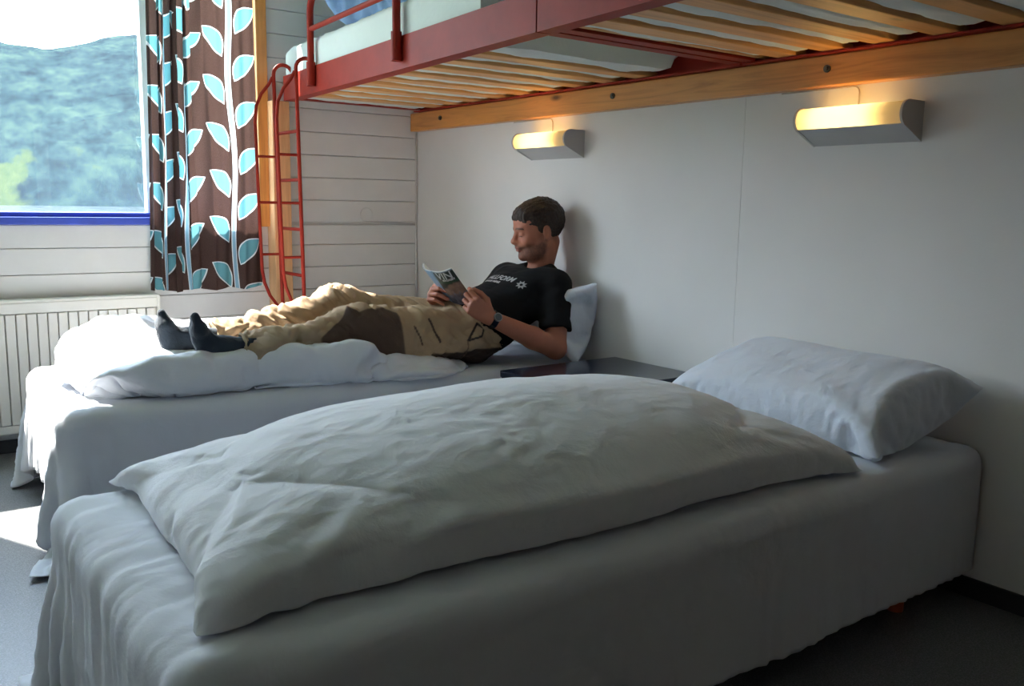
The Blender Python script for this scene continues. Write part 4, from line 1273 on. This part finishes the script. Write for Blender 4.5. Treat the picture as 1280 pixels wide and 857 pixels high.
# ---- socks
def sock(ankle, toe, heel, y):
    SV = Vox((-1.80, y - .10, .43), (-1.35, y + .10, .78), .0035)
    an, to, he = np.array(ankle), np.array(toe), np.array(heel)
    SV.cap(an + (.09, 0, -.004), an, .036, .035, .01); SV.ell(he, (.030, .028, .030), None, .02)
    ball = he + (to - he) * .68
    SV.cap(an, he + (to - he) * .45, .033, .026, .03)
    SV.cap(he, ball, .026, .024, .03)
    SV.cap(ball + np.array([0, -.022, 0]), ball + np.array([0, .020, 0]), .020, .018, .02)
    SV.cap(ball + np.array([0, -.016, 0]), to + np.array([0, -.010, 0]), .019, .013, .015); SV.cap(ball + np.array([0, .018, 0]), to + np.array([.006, .018, -.008]), .020, .013, .015)
    V, F = SV.mesh(); V = smooth_mesh(V, F, 2, .5); N = vnormals(V, F)
    V = V + N * (.0022 * fbm(V * 34, 3))[:, None]
    mesh_obj('sock', V, F, MT['sock'], man, True)
sock((-1.475, 2.860, .578), (-1.572, 2.845, .690), (-1.525, 2.865, .552), 2.86)
sock((-1.520, 3.030, .590), (-1.618, 3.050, .682), (-1.590, 3.035, .560), 3.04)

# ---- wristwatch
ax = unit(WRL - ELL); wc = WRL - ax * .022
u1 = unit(np.cross(ax, [0, 0, 1])); u2 = np.cross(ax, u1)
if u1[1] > 0: u1 = -u1
m = MB(); ring = []
K = 36; wdt = .011
prof = [(-wdt, .0), (-wdt, .003), (wdt, .003), (wdt, .0)]
VV = []; FF = []
for k in range(K):
    a = 2 * math.pi * k / K; rd = u1 * math.cos(a) * .0335 + u2 * math.sin(a) * .0325
    for (o, r) in prof: VV.append(wc + ax * o + rd * (1 + r / .033))
for k in range(K):
    for j in range(4): FF.append((k * 4 + j, k * 4 + (j + 1) % 4, ((k + 1) % K) * 4 + (j + 1) % 4, ((k + 1) % K) * 4 + j))
wt = mesh_obj('wristwatch', VV, FF, MT['black_gloss'], man, False)
nf = unit(u1 * .75 - u2 * .0 + np.array([-.2, 0, .45])); nf = unit(nf - ax * np.dot(nf, ax))
mm = MB().tube([wc + nf * .031, wc + nf * .0405], .0165, 24); mm.build('watch_case', MT['steelp'], wt)
MB().tube([wc + nf * .0400, wc + nf * .0412], .0135, 24).build('watch_face', MT['dial'], wt)

# ---- the open booklet in his hands
SB = np.array([-.560, 2.905, .668]); ST = np.array([-.668, 2.895, .800])
up_ = unit(ST - SB); Hh = np.linalg.norm(ST - SB)
mag = empty('magazine', tuple(SB)); tag(mag, 'small open magazine with a dark printed cover held in the man\'s hands', 'magazine')
def leaf(dirv, w, bow, thick, name, cols, off=0.0, parent=mag, mat=None):
    dv = unit(dirv); dv = unit(dv - up_ * np.dot(dv, up_)); nn = unit(np.cross(up_, dv)); n, m_ = 40, 50
    if nn[0] > 0: nn = -nn                       # outward, away from the reader
    s = np.linspace(0, 1, n)[:, None, None]; t = np.linspace(0, 1, m_)[None, :, None]
    P = SB + up_ * (t * Hh) + dv * (s * w) + nn * (bow * np.sin(s * np.pi * .9) * (1 + .4 * t) + off)
    P = P + nn * (.006 * t * s)
    V = np.concatenate([P.reshape(-1, 3), (P - nn * thick).reshape(-1, 3)])
    F = np.concatenate([grid_faces(n, m_), grid_faces(n, m_, n * m_, True)])
    rim = []
    A = np.arange(n * m_).reshape(n, m_); loop = list(A[0, :]) + list(A[1:, -1]) + list(A[-1, -2::-1]) + list(A[-2:0:-1, 0])
    for i in range(len(loop)): a, b = loop[i], loop[(i + 1) % len(loop)]; rim.append((a, b, b + n * m_, a + n * m_))
    S2 = np.repeat(s[:, :, 0], m_, 1).ravel(); T2 = np.repeat(t[:, :, 0], n, 0).ravel()
    C = cols(S2, T2); C = np.concatenate([C, np.tile((.75, .75, .72), (n * m_, 1))])
    o = mesh_obj(name, V, list(map(tuple, F)) + rim, mat or MT['cover'], parent, True, col=C)
    autosmooth(o, 50)
    return dv, nn, w, bow, off
def cov(S2, T2):
    p = np.stack([S2 * 5, T2 * 7, S2 * 0 + 1.5], 1); a = fbm(p, 4)[:, None]; b = fbm(p * 2.2 + 9, 3)[:, None]
    c = np.tile((.035, .05, .04), (len(S2), 1)) + .02 * a
    pic = np.clip((.66 - T2 - .25 * (S2 - .9) ** 2 + .1 * a[:, 0]) / .06, 0, 1)[:, None]
    c = c * (1 - pic) + (np.array((.24, .15, .11)) * (1 + .8 * a) + .05 * b) * pic
    lowm = np.clip((.34 - T2 + .12 * b[:, 0]) / .05, 0, 1)[:, None]; c = c * (1 - lowm) + (np.array((.13, .12, .15)) * (1 + 1.2 * b)) * lowm
    green = (np.clip(1 - np.abs(T2 - .68) / .05, 0, 1) * .7)[:, None]; c = c * (1 - green) + np.array((.03, .12, .06)) * green
    top = (T2 > .965)[:, None]; return np.clip(np.where(top, (.30, .36, .42), c), 0, 1)
def back(S2, T2):
    a = fbm(np.stack([S2 * 6, T2 * 6, S2], 1), 3)[:, None]; return np.clip(np.array((.20, .32, .44)) * (1 + .5 * a), 0, 1)
Lf = leaf((.50, -.86, .05), .098, .012, .0012, 'front_cover', cov)
Rt = leaf((.42, .88, .05), .105, .012, .0012, 'back_cover', back)
leaf((.52, -.84, .05), .094, .011, .0022, 'page_block', lambda s, t: np.tile((.74, .74, .72), (len(s), 1)), -.0016)
leaf((.44, .86, .05), .101, .011, .0022, 'page_block', lambda s, t: np.tile((.74, .74, .72), (len(s), 1)), -.0016)
print('TIME man', round(time.time() - T0, 1))

# ---- printed lettering wrapped on the surfaces (front cover, chest)
def text_mesh(body, size, shear=0.0, bold=.0):
    cu = bpy.data.curves.new('text', 'FONT'); cu.body = body; cu.size = size; cu.shear = shear; cu.offset = bold; cu.resolution_u = 3
    cu.align_x = 'CENTER'; cu.align_y = 'CENTER'
    o = bpy.data.objects.new('text', cu); COL.objects.link(o); bpy.context.view_layer.update()
    me = bpy.data.meshes.new_from_object(o.evaluated_get(bpy.context.evaluated_depsgraph_get()))
    bm = bmesh.new(); bm.from_mesh(me); bmesh.ops.triangulate(bm, faces=bm.faces[:])
    for _ in range(2): bmesh.ops.subdivide_edges(bm, edges=[e for e in bm.edges if e.calc_length() > size * .12], cuts=1)
    bmesh.ops.triangulate(bm, faces=bm.faces[:]); bm.verts.index_update()
    V = np.array([v.co[:] for v in bm.verts]); F = [[v.index for v in f.verts] for f in bm.faces]; bm.free()
    bpy.data.objects.remove(o); bpy.data.curves.remove(cu); bpy.data.meshes.remove(me)
    return V, F
def on_cover(V, cs, ct, scale_s=1.0):
    dv, nn, w, bow, off = Lf
    s = cs + V[:, 0] / w; t = ct + V[:, 1] / Hh; s = np.clip(s, .0, 1)
    P = SB + up_ * (t * Hh)[:, None] + dv * (s * w)[:, None] + nn * (bow * np.sin(s * np.pi * .9) * (1 + .4 * t) + off + .006 * t * s + .0006)[:, None]
    return P
for txt, sz, cs, ct, mt in (('VIN', .046, .50, .865, 'print_w'), ('MAGASIN', .013, .60, .745, 'print_w')):
    V, F = text_mesh(txt, sz, .1, .0008); mesh_obj('cover_lettering', on_cover(V, cs, ct), F, MT[mt], mag)
from mathutils.bvhtree import BVHTree
bvh = BVHTree.FromPolygons([tuple(v) for v in shirt_V], [tuple(int(i) for i in f) for f in shirt_F])
def on_shirt(V, c, ex, ey):
    out = []
    ex, ey = unit(ex), unit(ey); nn = unit(np.cross(ex, ey))
    for v in V:
        p = np.array(c) + ex * v[0] + ey * v[1]
        hit = bvh.ray_cast(Vector(p + nn * .25), Vector(-nn), .5)
        out.append(np.array(hit[0]) + nn * .0012 if hit[0] else p)
    return out
# wording runs from his right to his left across the chest
ex = (.06, -1, -.03); ey = (.58, 0, .80)
CH = (-.30, 2.945, .735)
for txt, sz, dx, dy, nm in (('WALLFORM', .036, 0, 0.006, 'chest_print'), ('OUTDOOR WEAR', .015, -.02, -.021, 'chest_print_small')):
    V, F = text_mesh(txt, sz, .25, .001); V[:, 0] += dx; V[:, 1] += dy
    mesh_obj(nm, on_shirt(V, CH, ex, ey), F, MT['print'], shirt)
# burst mark at the end of the word
VV, FF = [], []
for k in range(16):
    r = .021 if k % 2 == 0 else .012; a = 2 * math.pi * k / 16; VV.append((.138 + r * math.cos(a), r * math.sin(a) - .002, 0))
for k in range(16):
    a = 2 * math.pi * k / 16; VV.append((.138 + .006 * math.cos(a), .006 * math.sin(a) - .002, 0))
FF = [(k, (k + 1) % 16, 16 + (k + 1) % 16, 16 + k) for k in range(16)]
mesh_obj('chest_emblem', on_shirt(np.array(VV), CH, ex, ey), FF, MT['print'], shirt)
print('TIME end', round(time.time() - T0, 1))
